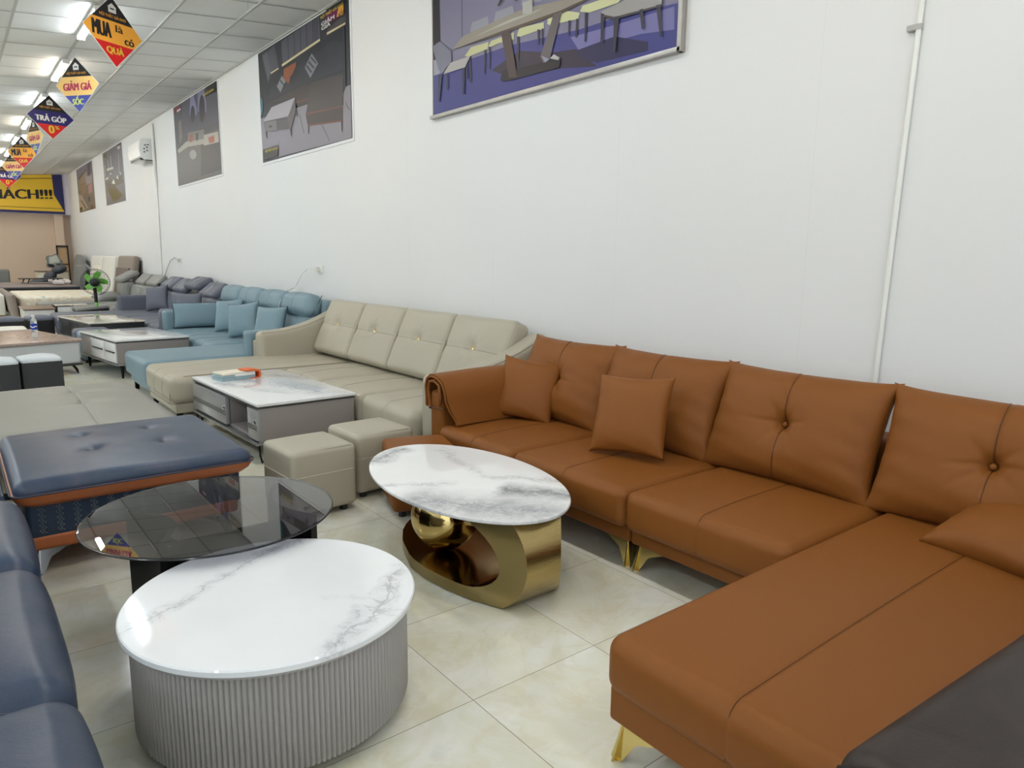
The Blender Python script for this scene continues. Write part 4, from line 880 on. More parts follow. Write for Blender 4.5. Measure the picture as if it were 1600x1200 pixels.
mb = MB(); mb.tube(band(.012, .388), .004, 6, closed=True); mb.build('piping', nav_d, o)
chrome = mat('chrome', (205, 205, 205), .12, metal=1)
for x, y, dx, dy in ((.20, 3.60, 1, 1), (1.0, 3.60, -1, 1), (.20, 4.48, 1, -1), (1.0, 4.48, -1, -1)): goldleg(S, x, y, dx, dy, mat('dark_chrome', (138, 138, 140), .15, metal=1), .118, .11)

# ------------------------------------------------------------------ ottomans
S = thing('ottoman', 'large soft beige ottoman with two tufts behind the navy ottoman', 'ottoman', (.6, 5.6, 0))
mb = MB()
def of(q, nn):
    z = q.z; x = q.x
    if nn.z > .2:
        for a, b in ((.63, 5.93), (.63, 5.46)): z -= .030*math.exp(-(math.hypot(q.x-a, q.y-b)/.035)**2)+.022*math.exp(-(math.hypot((q.x-a)/2.6, q.y-b)/.06)**2)
        z -= .005*math.exp(-((q.x-.63)/.008)**2)*(4.9 < q.y < 6.3)
    return (x, q.y, z)
rbox(mb, .04, 1.12, 4.74, 6.50, .165, .385, r=.11, puff=.045, bulge=.01, n=34, fn=of, xs=(.63,), depth=.004); mb.tube([(.06, 4.80, .355), (.4, 4.768, .352), (.9, 4.768, .352), (1.05, 4.80, .352), (1.088, 4.88, .352), (1.09, 6.3, .352)], .003, 6, 1)
mb.build('cushion_top', [leather('beige_ottoman_leather', (143, 141, 132), .45, .1, .03), bei_d], S, angle=180)
soft('base', S, bei, (.07, 1.07, 4.80, 6.42, .05, .18), r=.03, n=5)
for x in (.15, 1.0):
    for y in (4.88, 6.3): MB().lathe([(.025, 0), (.025, .052)], 12, (x, y, 0)).build('foot', dkp, S)
def cube_stool(label, cx, cy, w, h, m, md, rz=0, r=.03, sl_=None, seam=True, group=None, lid=.30):
    t = thing('stool', label, 'stool', (cx, cy, 0), rz, group)
    mb = MB(); rbox(mb, -w/2, w/2, -w/2, w/2, .035, h, r=r, puff=.012, n=8)
    if seam:
        for z in (h*lid+.13,): mb.tube([(-w/2, -w/2+.03, z), (-w/2+.009, -w/2+.009, z), (-w/2+.03, -w/2, z), (w/2-.03, -w/2, z), (w/2-.009, -w/2+.009, z), (w/2, -w/2+.03, z), (w/2, w/2-.03, z), (w/2-.009, w/2-.009, z), (w/2-.03, w/2, z), (-w/2+.03, w/2, z), (-w/2+.009, w/2-.009, z), (-w/2, w/2-.03, z)], .0024, 5, 1, closed=True)
        mb.tube([(-w/2+.012, -w/2+.03, h-.006), (-w/2+.035, -w/2+.012, h-.008), (w/2-.03, -w/2+.01, h-.008)], .002, 5, 2)
    mb.build('upholstered_body', [m, sl_ or md, md], t, local=True, angle=180)
    for sx in (-1, 1):
        for sy in (-1, 1): MB().lathe([(.022, 0), (.022, .038)], 12, (sx*(w/2-.06), sy*(w/2-.06), 0)).build('foot', dkp, t, local=True)
    return t
pale_s = leather('beige_piping', (206, 200, 184), .4, 0, 0)
cube_stool('beige leather cube stool with piped lid, left of the pair beside the grey table', 1.495, 3.715, .385, .385, bei, bei_d, A(3), sl_=pale_s)
cube_stool('beige leather cube stool, farther right of the pair, behind the orange stool', 1.945, 3.86, .385, .385, bei, bei_d, A(3), sl_=pale_s)
t = cube_stool('orange leather cube stool half hidden behind the oval marble table', 2.005, 3.37, .375, .37, tan, tan_d, A(-19), seam=False)

# ------------------------------------------------------------------ round marble drum table
mw = streaked_marble('white_marble_veined', (232, 234, 236), [(-.43, 0, .10, .33, .045, (120, 120, 128), .16, .006), (.06, .30, .36, .40, .07, (120, 120, 128), .25, .005), (.0, -.46, .42, -.06, .055, (112, 112, 122), .22, .007), (.1, -.1, .24, -.32, .02, (200, 202, 206), .1, 0)])
S = thing('coffee_table', 'low round drum coffee table with white marble top and fluted grey sides', 'coffee table', (.70, 2.06, 0))
MB().lathe([(.405, .352), (.425, .353), (.431, .358), (.431, .372), (.427, .376)], 96, (.70, 2.06, 0)).build('marble_top', mw, S, angle=12)
mb = MB(); n = 168; rows = []
def rib(j):
    f = (j % 6)/6; return .0075*abs(math.sin(PI*f))
for z, e in ((.045, -.006), (.05, 0), (.30, 0), (.352, 0)): rows.append([(.70+(.398+e+rib(j))*math.cos(2*PI*j/(n*6)), 2.06+(.398+e+rib(j))*math.sin(2*PI*j/(n*6)), z) for j in range(n*6)])
mb.loft(rows); mb.build('fluted_drum', mat('warm_grey_lacquer', (164, 160, 157), .38), S, angle=50)
MB().lathe([(.404, .343), (.420, .345), (.420, .353)], 96, (.70, 2.06, 0)).build('rim', mat('warm_grey_lacquer'), S)
MB().lathe([(.33, 0), (.33, .05)], 48, (.70, 2.06, 0)).build('plinth', dkp, S)

# ------------------------------------------------------------------ black glass table
S = thing('coffee_table', 'round smoked glass coffee table on black panel legs', 'coffee table', (.722, 2.787, 0))
gl = bpy.data.materials.new('smoked_glass'); gl.use_nodes = True; nt = gl.node_tree; nt.nodes.clear()
out = nt.nodes.new('ShaderNodeOutputMaterial'); mx = nt.nodes.new('ShaderNodeMixShader'); tr = nt.nodes.new('ShaderNodeBsdfTransparent'); gs = nt.nodes.new('ShaderNodeBsdfGlossy'); fr = nt.nodes.new('ShaderNodeFresnel')
tr.inputs[0].default_value = (.55, .55, .58, 1); gs.inputs[0].default_value = (1, 1, 1, 1); gs.inputs['Roughness'].default_value = .01; fr.inputs[0].default_value = 1.75
ge = nt.nodes.new('ShaderNodeNewGeometry'); sb = nt.nodes.new('ShaderNodeMath'); sb.operation = 'SUBTRACT'; sb.inputs[0].default_value = 1; nt.links.new(ge.outputs['Backfacing'], sb.inputs[1]); ml = nt.nodes.new('ShaderNodeMath'); ml.operation = 'MULTIPLY'; nt.links.new(fr.outputs[0], ml.inputs[0]); nt.links.new(sb.outputs[0], ml.inputs[1]); nt.links.new(ml.outputs[0], mx.inputs[0]); nt.links.new(tr.outputs[0], mx.inputs[1]); nt.links.new(gs.outputs[0], mx.inputs[2]); nt.links.new(mx.outputs[0], out.inputs[0])
MB().lathe([(.448, .412), (.4525, .414), (.4525, .420), (.448, .422)], 96, (.722, 2.787, 0)).build('glass_top', gl, S, angle=10)
MB().tube([(.722+.4525*math.cos(2*PI*j/96), 2.787+.4525*math.sin(2*PI*j/96), .4165) for j in range(96)], .0035, 6, closed=True).build('dark_edge', mat('dark_glass_edge', (30, 32, 36), .15), S)
blackl = mat('black_lacquer', (20, 20, 22), .18)
mb = MB(); mb.prism([(.70, 3.02), (.73, 3.02), (.73, 2.62), (.70, 2.62)], .03, .40, 'z')
for a0, a1, nm in (((.50, 2.60), (.47, 3.02), 'panel_leg'), ((1.03, 2.54), (1.06, 3.02), 'panel_leg')):
    m2 = MB(); P = []
    for i in range(9): f = i/8; P.append((a0[0]+(a1[0]-a0[0])*f+(.09*math.sin(PI*f) if a0[0] < .7 else -.09*math.sin(PI*f)), a0[1]+(a1[1]-a0[1])*f))
    m2.prism([(x-.012, y) for x, y in P]+[(x+.012, y) for x, y in P[::-1]], .0, .408, 'z'); m2.build(nm, blackl, S, angle=50)
m2 = MB().box((.52, 2.76, .08), (1.04, 2.785, .33)); m2.build('cross_panel', blackl, S, bevel=.002)
for x, y in ((.72, 3.10), (.73, 2.73), (.51, 2.56), (1.04, 2.63)): MB().lathe([(.013, .404), (.013, .4115)], 16, (x, y, 0)).build('fixing_disc', chrome, S)

# ------------------------------------------------------------------ oval marble table on a golden base
CX, CY, ROT = 1.80, 2.635, A(4.1)
S = thing('coffee_table', 'oval white marble coffee table on a curved gold base with a golden ball', 'coffee table', (CX, CY, 0))
mw2 = streaked_marble('white_marble_grey_edge', (238, 238, 238), [(-.40, -.10, .06, -.66, .22, (128, 130, 136), .95, 0), (.02, -.26, .26, -.52, .10, (64, 66, 74), .9, 0), (-.26, .44, .05, .60, .09, (100, 102, 108), .75, 0), (.19, .50, .07, -.05, .05, (150, 152, 158), .15, .004), (.07, -.05, .35, -.38, .05, (120, 122, 128), .2, .005), (-.38, .12, -.08, -.06, .04, (140, 142, 150), .2, .005)])
def ring(k, z, n=96): return [(CX+(.648+k)*math.cos(t)*math.sin(ROT)+(.380+k)*math.sin(t)*math.cos(ROT), CY+(.648+k)*math.cos(t)*math.cos(ROT)-(.380+k)*math.sin(t)*math.sin(ROT), z) for t in [2*PI*j/n for j in range(n)]]
MB().loft([ring(-.012, .384), ring(-.002, .386), ring(0, .392), ring(-.001, .398), ring(-.004, .400)]).build('marble_top', mw2, S, angle=12)
bg = brushed('brushed_gold', (182, 160, 108), .26, 0); bgf = brushed('brushed_gold_face', (168, 150, 104), .34, 1)
def xl(y):
    K = ((1.9, 1.645), (2.11, 1.632), (2.25, 1.575), (2.38, 1.545), (2.52, 1.528), (2.67, 1.535), (2.86, 1.60), (2.98, 1.67), (3.06, 1.74), (3.10, 1.79))
    for (a, p), (b, q) in zip(K, K[1:]):
        if y <= b: return p+(q-p)*(y-a)/(b-a)
    return K[-1][1]
def xr(y):
    K = ((1.9, 1.79), (1.96, 1.81), (2.05, 1.885), (2.11, 1.935), (2.38, 2.02), (2.67, 2.04), (2.86, 1.99), (2.98, 1.94), (3.06, 1.86), (3.10, 1.81))
    for (a, p), (b, q) in zip(K, K[1:]):
        if y <= b: return p+(q-p)*(y-a)/(b-a)
    return K[-1][1]
def bez(P, n):
    o = []
    for i in range(n+1):
        t = i/n; Q = [Vector(p) for p in P]
        while len(Q) > 1: Q = [Q[j].lerp(Q[j+1], t) for j in range(len(Q)-1)]
        o.append((Q[0].x, Q[0].y))
    return o
Oc = bez([(2.055, .384), (1.92, .27), (1.94, .12), (2.11, .006)], 16)+[(2.11+.985*i/14, .006) for i in range(1, 15)]
Ic = bez([(2.37, .384), (2.15, .34), (1.99, .12), (2.19, .062), (2.30, .058)], 16)+[(2.30+.795*i/14, .058) for i in range(1, 15)]
mb = MB(); N = len(Oc)
for side, fx in ((0, xl), (1, xr)):
    mb.add([(fx(a), a, b) for a, b in Oc]+[(fx(a), a, b) for a, b in Ic], [(i, i+1, N+i+1, N+i) for i in range(N-1)], 1)
for C, mi_ in ((Oc, 0), (Ic, 2)): mb.add([(xl(a), a, b) for a, b in C]+[(xr(a), a, b) for a, b in C], [(i, i+1, N+i+1, N+i) for i in range(N-1)], mi_)
mb.add([(xl(Oc[0][0]), *Oc[0]), (xr(Oc[0][0]), *Oc[0]), (xr(Ic[0][0]), *Ic[0]), (xl(Ic[0][0]), *Ic[0])], [(0,1,2,3)], 0)
mb.add([(xl(Oc[-1][0]), *Oc[-1]), (xr(Oc[-1][0]), *Oc[-1]), (xr(Ic[-1][0]), *Ic[-1]), (xl(Ic[-1][0]), *Ic[-1])], [(0,1,2,3)], 0)
mb.build('gold_base', [bg, bgf, mat('smooth_gold_inside', (150, 126, 84), .16, metal=1)], S, angle=35)
MB().sphere((1.715, 2.66, .222), .158, 24).build('golden_ball', mat('mirror_gold', (198, 176, 118), .10, metal=1), S)
for x, y in ((1.65, 2.13), (1.91, 2.13), (1.70, 2.95)): MB().lathe([(.012, 0), (.012, .007)], 12, (x, y, 0)).build('foot', dkp, S)

# ------------------------------------------------------------------ marble topped block tables
mg = streaked_marble('white_marble_streaked', (230, 230, 230), [(-.12, .55, .22, -.68, .16, (128, 128, 136), .38, .004), (-.34, .35, -.02, -.45, .09, (136, 136, 142), .30, .004), (.08, .70, .36, .0, .12, (132, 132, 140), .34, .004)])
def block_table(label, x0, x1, y0, y1, rz, top_m, body_m, face_m, style, h=.425, zb=.115):
    cx, cy = (x0+x1)/2, (y0+y1)/2; a, b = (x1-x0)/2, (y1-y0)/2
    t = thing('coffee_table', label, 'coffee table', (cx, cy, 0), rz)
    mb = MB(); rbox(mb, -a, a, -b, b, h-.022, h, r=.006, n=3); mb.build('table_top', top_m, t, local=True, angle=60)
    bd = MB(); dark = mat('dark_grey_panel', (70, 66, 64), .4); ia, ib = a-.012, b-.012; z1 = h-.034
    MB().box((-a+.006, -b+.006, z1-.001), (a-.006, b-.006, h-.021)).build('top_frame', mat('dark_trim', (58, 56, 56), .35), t, local=True)
    if style == 'shelf':
        bd.box((-ia, -ib, zb), (ia, -ib+.02, z1)); bd.box((-ia, ib-.02, zb), (ia, ib, z1)); bd.box((-ia+.02, -ib+.02, zb), (ia, ib-.02, zb+.02)); bd.box((ia-.02, -ib+.02, zb), (ia, ib-.02, z1)); bd.box((-ia+.02, -ib+.62, zb+.02), (ia-.02, -ib+.64, z1)); bd.box((-ia+.02, -ib+.24, zb+.02), (ia-.02, -ib+.26, z1))
        bd.build('cabinet_body', body_m, t, local=True, bevel=.0015)
        for y0_, y1_ in ((-ib+.62, ib), (-ib+.0, -ib+.17)):
            d = MB().box((-ia-.016, y0_, zb+.015), (-ia+.016, y1_, z1-.012)).build('drawer_front', face_m, t, local=True, bevel=.003)
            for z in (.24, .253, .266): MB().box((-ia-.019, y0_+.002, z), (-ia-.014, y1_-.002, z+.006)).build('dark_inlay', dark, d, local=True)
            MB().box((-ia-.024, y0_+.01, .28), (-ia-.014, y0_+.05, .31)).build('chrome_tab', chrome, d, local=True, bevel=.003)
        MB().box((-ia-.03, -ib-.01, zb-.016), (ia+.01, ib+.01, zb)).build('base_frame', mat('grey_metal', (150, 150, 152), .25, metal=.7), t, local=True, bevel=.003)
        for sx in (-1, 1):
            for sy in (-1, 1):
                x, y = sx*(ia-.025), sy*(ib-.02); MB().tube([(x-.026, y, .145), (x-.02, y, .06), (x-.009, y, .010), (x+.003, y, .010), (x+.012, y, .06), (x+.022, y, .145)], .007, 8).build('hairpin_leg', blk_leg, t, local=True)
    else:
        bd.box((-ia, -ib, zb), (ia, ib, z1)); bd.build('cabinet_body', body_m, t, local=True, bevel=.004)
        MB().box((-ia-.01, -ib-.01, zb-.022), (ia+.01, ib+.01, zb)).build('base_frame', mat('mid_grey_trim', (120, 118, 118), .35), t, local=True, bevel=.004)
        if style == 'drawers':
            for y0_, y1_ in ((-ib+.01, -ib+.42), (-ib+.44, ib-.45)):
                d = MB().box((-ia-.012, y0_, zb+.012), (-ia+.01, y1_, z1-.01)).build('drawer_front', face_m, t, local=True, bevel=.003)
                MB().box((-ia-.03, y0_+.03, .30), (-ia-.01, y1_-.08, .312)).build('handle', blk_leg, d, local=True, bevel=.003)
        elif style == 'open':
            for y0_, y1_ in ((-ib+.05, -ib+.50), (-ib+.56, -ib+1.05)):
                d = MB().box((-ia-.004, y0_, zb+.02), (-ia+.006, y1_, z1-.02)).build('dark_niche_panel', dkp, t, local=True)  # flat black panel on the solid body, painted for a shaded recess
                MB().box((-ia-.012, y0_, .29), (-ia, y1_, .305)).build('brass_shelf_edge', brass, d, local=True)
        for sx in (-1, 1):
            for sy in (-1, 1):
                x, y = sx*(ia-.06), sy*(ib-.06); MB().lathe([(.010, 0), (.013, .02), (.022, zb-.02)], 12, (x, y, 0)).build('tapered_leg', blk_leg, t, local=True)
    return t
gbr = mat('taupe_lacquer', (140, 133, 130), .28); glg = mat('light_grey_lacquer', (150, 150, 150), .18)
block_table('grey lacquer coffee table with streaked marble top and open shelf, near the beige stools', 1.515, 2.245, 4.70, 6.12, A(2), mg, gbr, glg, 'shelf', .425, .155)
block_table('taupe coffee table with glossy marble top and white drawer, beside the blue sofa', 1.32, 2.14, 9.03, 10.44, A(7), mg, gbr, mat('white_lacquer', (222, 222, 220), .2), 'drawers', .45, .175)
bt = block_table('black coffee table with brass trimmed niches and beige marble top', 1.395, 2.135, 11.56, 13.15, A(8), marble('beige_marble', (222, 216, 204), (170, 160, 146), (206, 198, 186), 1.6, .03, .04), mat('black_satin', (38, 38, 42), .4), dkp, 'open', .45, .17)
S = thing('paper_stack', 'stack of pale leaflets wrapped in an orange band on the grey marble table', 'leaflets', (1.75, 5.83, .425), A(8))
pp = (mat('paper_cream', (226, 218, 200), .7), mat('paper_blue', (150, 172, 178), .7), mat('paper_white', (232, 230, 226), .7))
for i, (x0, x1, z0, z1, c) in enumerate(((-.15, -.04, 0, .022, 1), (-.15, -.04, .024, .042, 1), (-.04, .13, 0, .026, 1), (-.04, .13, .028, .052, 2), (-.14, -.035, .044, .060, 0), (-.035, .13, .053, .060, 0))):
    MB().box((x0, -.09, z0), (x1, .09, z1)).build('leaflet_bundle', pp[c], S, local=True, bevel=.002)
MB().prism([(.08, -.0), (.165, -.0), (.178, .03), (.168, .066), (.12, .074), (.04, .073), (.04, .066), (.11, .062), (.16, .05), (.158, .01), (.08, .004)], -.098, .03, 'y').build('orange_band', mat('orange_paper', (222, 104, 52), .55), S, local=True)

# ------------------------------------------------------------------ left side: dark stools, wood table, bottle
char = mat('charcoal_fabric', (52, 53, 56), .8, bump=.3, bscale=400); lg = leather('pale_grey_leather', (200, 206, 210), .45, .1, 0)
def two_tone(label, cx, cy, w, h, body, top, rz, th=.075, group=None):
    t = thing('stool', label, 'stool', (cx, cy, 0), rz, group)
    mb = MB(); rbox(mb, -w/2, w/2, -w/2, w/2, .03, h-th*.4, r=.012, n=4); mb.build('stool_body', body, t, local=True, angle=60)
    mb = MB(); rbox(mb, -w/2, w/2, -w/2, w/2, h-th*.6, h+.005, r=.035, puff=.03, n=10); mb.build('seat_pad', top, t, local=True, angle=180)
    for sx in (-1, 1):
        for sy in (-1, 1): MB().lathe([(.018, 0), (.018, .032)], 10, (sx*(w/2-.05), sy*(w/2-.05), 0)).build('foot', dkp, t, local=True)
two_tone('charcoal cube stool with pale grey top, cut by the left edge of the photo', .275, 8.38, .345, .385, char, lg, A(4))
two_tone('charcoal cube stool with pale grey top, right one of the pair by the wood table', .637, 8.44, .345, .385, char, lg, A(4))
two_tone('black stool with slate top seen left of the water bottle', .70, 13.85, .37, .385, dkp, sl, A(5), .11)
two_tone('black stool with slate top seen right behind the water bottle', 1.10, 13.9, .37, .385, dkp, sl, A(5), .11)
wt = wood('taupe_wood_top', (148, 128, 120), (176, 156, 146), (14, 2, 14), .22)
t = thing('coffee_table', 'wood grain coffee table with pale grey sides, carrying a water bottle', 'coffee table', (.42, 10.35, 0), A(14))
mb = MB(); rbox(mb, -.66, .58, -.82, .80, .385, .42, r=.012, n=4); mb.build('table_top', wt, t, local=True, angle=60)
mb = MB(); rbox(mb, -.63, .565, -.79, .77, .125, .39, r=.03, n=4); mb.build('cabinet_body', mat('pale_grey_panel', (196, 198, 200), .3), t, local=True, angle=60)
mb = MB(); rbox(mb, -.64, .575, -.80, .78, .105, .127, r=.01, n=3); mb.build('base_frame', mat('dark_trim'), t, local=True)
for sx, sy in ((-.5, -.7), (.46, -.7), (-.5, .68), (.46, .68)):
    MB().tube([(sx, sy, .11), (sx+.05, sy-.02, .085), (sx+.07, sy-.03, .05), (sx+.075, sy-.03, .004)], .009, 8).tube([(sx+.02, sy, .11), (sx+.05, sy-.02, .06), (sx+.075, sy-.03, .004)], .006, 8).build('curved_leg', blk_leg, t, local=True)
t = thing('water_bottle', 'clear plastic water bottle with a blue label on the wood grain table', 'bottle', (.745, 10.05, .42))
pl = bpy.data.materials.new('clear_plastic'); pl.use_nodes = True; b = pl.node_tree.nodes['Principled BSDF']; b.inputs['Base Color'].default_value = (.93, .96, .98, 1); b.inputs['Roughness'].default_value = .05; b.inputs['Transmission Weight'].default_value = .8; b.inputs['IOR'].default_value = 1.2
MB().lathe([(.028, 0), (.034, .006), (.034, .05), (.031, .055), (.034, .06), (.034, .09), (.033, .10), (.034, .165), (.034, .185), (.028, .215), (.015, .235), (.014, .25)], 24, (.745, 10.05, .42)).build('bottle_body', pl, t)
MB().lathe([(.0345, .10), (.0345, .168)], 24, (.745, 10.05, .42), caps=False).build('blue_label', mat('label_blue', (26, 62, 170), .35), t)
MB().tube([(.745+.036*math.cos(A(a)), 10.05+.036*math.sin(A(a)), .42+.132+.006*math.sin(A(a*4))) for a in range(200, 320, 8)], .006, 5).build('label_mark', white_t, t)
MB().lathe([(.016, .248), (.016, .272)], 20, (.745, 10.05, .42)).build('cap', mat('white_cap', (240, 240, 240), .4), t)
def slab_stool(label, b, m, rz=0):
    cx, cy = (b[0]+b[1])/2, (b[2]+b[3])/2; t = thing('ottoman', label, 'ottoman', (cx, cy, 0))
    mb = MB(); rbox(mb, b[0], b[1], b[2], b[3], .04, .40, r=.05, puff=.015, n=6, zs=(.28,)); mb.build('upholstered_body', m, t, angle=180)
    for x in (b[0]+.06, b[1]-.06):
        for y in (b[2]+.06, b[3]-.06): MB().box((x-.02, y-.02, 0), (x+.02, y+.02, .045)).build('foot', dkp, t)
slab_stool('light blue ottoman between the taupe and black coffee tables', (1.27, 1.70, 10.60, 10.98), blu)
slab_stool('slate ottoman just behind the light blue one', (1.26, 1.69, 11.02, 11.36), sl)
slab_stool('cream ottoman behind the wood grain table at the left edge', (.30, .80, 11.55, 12.1), mat('cream_leather', (224, 222, 212), .45))

# ------------------------------------------------------------------ back of the shop
cream = mat('cream_leather', (224, 222, 212), .45); taupe = leather('taupe_leather', (140, 128, 118), .5, .1, 0)
t = thing('coffee_table', 'low table with brown top and white fluted sides near the far stools', 'coffee table', (1.24, 15.9, 0))
MB().prism([(1.0, 15.3), (1.50, 15.36), (1.535, 16.45), (1.0, 16.4)], .40, .42, 'z').build('table_top', wood('brown_wood_top', (106, 86, 78), (126, 104, 94), (14, 2, 14), .25), t)
mb = MB(); mb.prism([(1.02, 15.32), (1.48, 15.38), (1.52, 16.42), (1.02, 16.38)], .15, .40, 'z')
for i in range(16): x = 1.035+.028*i; mb.box((x, 15.312+.12*(x-1.0), .155), (x+.018, 15.33+.12*(x-1.0), .395))
mb.build('fluted_body', mat('white_lacquer'), t, smooth=False)
for x, y in ((1.06, 15.4), (1.46, 15.45), (1.06, 16.3), (1.48, 16.35)): MB().tube([(x, y, .15), (x+.04, y, .0)], .01, 6).build('gold_leg', brass, t)
t = thing('coffee_table', 'white lacquer coffee table with an inset glass top in front of the fan', 'coffee table', (1.86, 16.2, 0))
MB().box((1.57, 15.85, .15), (2.13, 16.55, .41)).build('white_body', mat('white_lacquer'), t, bevel=.004)
MB().box((1.55, 15.86, .414), (2.13, 16.56, .424)).build('glass_top', mat('grey_glass', (120, 128, 128), .05, coat=1), t)
MB().box((1.55, 15.84, .15), (1.572, 16.56, .43)).build('black_side', dkp, t)
for x in (1.6, 2.1):
    for y in (15.9, 16.5): MB().box((x-.015, y-.015, 0), (x+.015, y+.015, .15)).build('leg', blk_leg, t)

# green bladed stand fan
FX, FYY, FZ = 2.11, 14.95, .905
t = thing('stand_fan', 'black stand fan with bright green blades behind the slate sofa', 'fan', (FX, FYY+.1, 0))
MB().lathe([(.17, 0), (.17, .02), (.05, .045), (.02, .05)], 32, (FX, FYY+.1, 0)).build('base', dkp, t)
MB().tube([(FX, FYY+.1, .04), (FX, FYY+.1, .50)], .017, 12).build('lower_pole', chrome, t)
grn = mat('fan_green', (126, 200, 88), .35)
MB().lathe([(.028, .46), (.03, .53), (.022, .54)], 16, (FX, FYY+.1, 0)).build('green_collar', grn, t)
MB().tube([(FX, FYY+.1, .53), (FX, FYY+.1, .70), (FX-.01, FYY+.09, .80)], .03, 12).build('neck', dkp, t)
fd = Vector((.30, .95, .04)).normalized(); FM = frame((FX, FYY, FZ), fd)
mb = MB(); mb.lathe([(.02, -.16), (.07, -.14), (.085, -.07), (.07, -.02), (.03, .0)], 24, M=FM); mb.build('motor', dkp, t)
mb = MB(); mb.lathe([(.03, .0), (.05, .02), (.045, .05), (.01, .06)], 24, M=FM); mb.build('hub', mat('dark_hub', (30, 34, 30), .3), t)
for k in range(5):
    a0 = A(72*k+20); mb = MB(); R = []
    for i in range(9):
        f = i/8; r = .045+.155*f; w = .014+.040*math.sin(PI*min(1, f*.62+.22)); sw = .35*f
        R.append([(r*math.cos(a0+sw)-s*w*math.sin(a0+sw), r*math.sin(a0+sw)+s*w*math.cos(a0+sw), .03+s*w*.35+.002*e) for s, e in ((-1, 0), (-.4, 1), (.4, 1), (1, 0), (.4, -1), (-.4, -1))])
    mb.loft(R, M=FM); mb.build('blade', grn, t)
mb = MB()
for zz, rr in ((.075, .10), (.07, .16), (.045, .215), (.0, .235), (-.045, .21), (-.07, .15), (.08, .045)): mb.tube([(rr*math.cos(2*PI*j/48), rr*math.sin(2*PI*j/48), zz) for j in range(48)], .0022 if rr != .235 else .005, 5, closed=True, M=FM)
for j in range(28):
    a = 2*PI*j/28; mb.tube([(r*math.cos(a), r*math.sin(a), z) for r, z in ((.03, .082), (.10, .075), (.16, .07), (.215, .045), (.235, 0), (.21, -.045), (.15, -.07), (.06, -.09))], .0012, 4, M=FM)
mb.build('wire_guard', mat('guard_wire', (60, 60, 62), .35, metal=.6), t)

# headboards leaning on the right wall
def leanboard(label, y0, y1, h, m, x=3.05, prof=None, inner=None):
    t = thing('headboard', label, 'headboard', (x+.2, (y0+y1)/2, 0), 0)
    M = Matrix.Translation((x, 0, 0)) @ Matrix.Rotation(A(9), 4, 'Y')
    mb = MB()
    if prof: mb.loft([[(d, y0+(y1-y0)*a, h*b) for a, b in prof] for d in (0, .03, .08, .10)], M=M)
    else: rbox(mb, 0, .13, y0, y1, 0.01, h, r=.05, n=5, M=M)
    mb.build('padded_board', m, t, angle=50)
    if inner: mb = MB(); rbox(mb, -.035, .02, y0+inner[0], y1-inner[1], .1, h*.80, r=.02, n=4, M=M); mb.build('inner_panel', inner[2], t, angle=60)
    return t
leanboard('taupe padded headboard with a darker inner panel leaning on the wall', 17.55, 19.35, 1.40, taupe, 3.04, inner=(.28, .05, mat('dark_taupe_panel', (104, 90, 84), .5)))
leanboard('cream headboard slab leaning nearest behind the fan', 19.6, 21.2, 1.39, cream, 3.0)
leanboard('cream headboard with a rounded petal panel, second of the cream ones', 21.3, 22.9, 1.40, cream, 2.98, inner=(.1, .7, mat('pale_cream', (236, 230, 212), .5)))
petal = [(0, 0), (1, 0), (1, .86), (.92, .97), (.8, 1), (.64, .98), (.55, .93), (.45, .82), (.3, .78), (.12, .74), (0, .68)]
leanboard('grey petal shaped padded headboard leaning by the corner', 23.0, 26.3, 1.42, gr, 2.98, petal)
leanboard('plain grey headboard slab leaning beside the petal headboard', 22.95, 24.2, 1.12, gr, 2.78)

# beds
def bed(label, x0, x1, y0, y1, z0, z1, m, sheet=None, edge=None, mbk=None):
    t = thing('bed', label, 'bed', ((x0+x1)/2, (y0+y1)/2, 0))
    mb = MB(); rbox(mb, x0, x1, y0, y1, z0, z1, r=.06, puff=.03, n=8); mb.build('mattress', m, t, angle=180)
    mb = MB(); rbox(mb, x0+.02, x1-.02, y0+.02, y1-.02, .06, z0+.02, r=.03, n=4); mb.build('bed_base', sheet or taupe, t, angle=60)
    if edge: MB().tube([(x0, y0-.005, z1-.05), ((x0+x1)/2, y0-.012, z1-.055), (x1, y0-.005, z1-.05)], .035, 8).build('dark_piping', edge, t)
    for x in (x0+.1, x1-.1):
        for y in (y0+.1, y1-.1): MB().box((x-.03, y-.03, 0), (x+.03, y+.03, .065)).build('foot', dkp, t)
    return t
k = NT('printed_mattress'); kk = k.noise(k.tc.outputs['Object'], 4, 5, 1); k.l(k.ramp(kk, [(.35, (236, 230, 214)), (.5, (224, 208, 176)), (.6, (240, 236, 226)), (.7, (176, 186, 160))]), k.b.inputs['Base Color'])
bt = bed('bed with a cream printed mattress and a taupe padded board at its left end', 1.12, 2.85, 17.75, 20.9, .30, .52, k.m)
mb = MB(); M = Matrix.Translation((1.02, 0, 0)) @ Matrix.Rotation(A(-6), 4, 'Y'); rbox(mb, -.06, .06, 17.3, 20.6, .12, .60, r=.05, n=6, M=M); mb.build('padded_end_board', taupe, bt, angle=180)
qm = mat('brown_quilt', (142, 128, 122), .8, bump=.5, bscale=14, var=.12, vscale=5)
bed('wide bed under a brown quilt with a dark piped edge across the back', .5, 2.66, 21.4, 24.6, .40, .60, qm, edge=mat('dark_piping', (34, 38, 44), .5))
t = thing('bed', 'cream bed end with gold trim at the left edge behind the far stools', 'bed', (.45, 18.9, 0))
mb = MB(); rbox(mb, -.3, .90, 18.3, 20.3, .12, .54, r=.03, n=5); mb.build('cream_body', cream, t, angle=60)
MB().box((-.28, 18.32, .02), (.86, 20.2, .13)).build('gold_plinth', brass, t, bevel=.01)
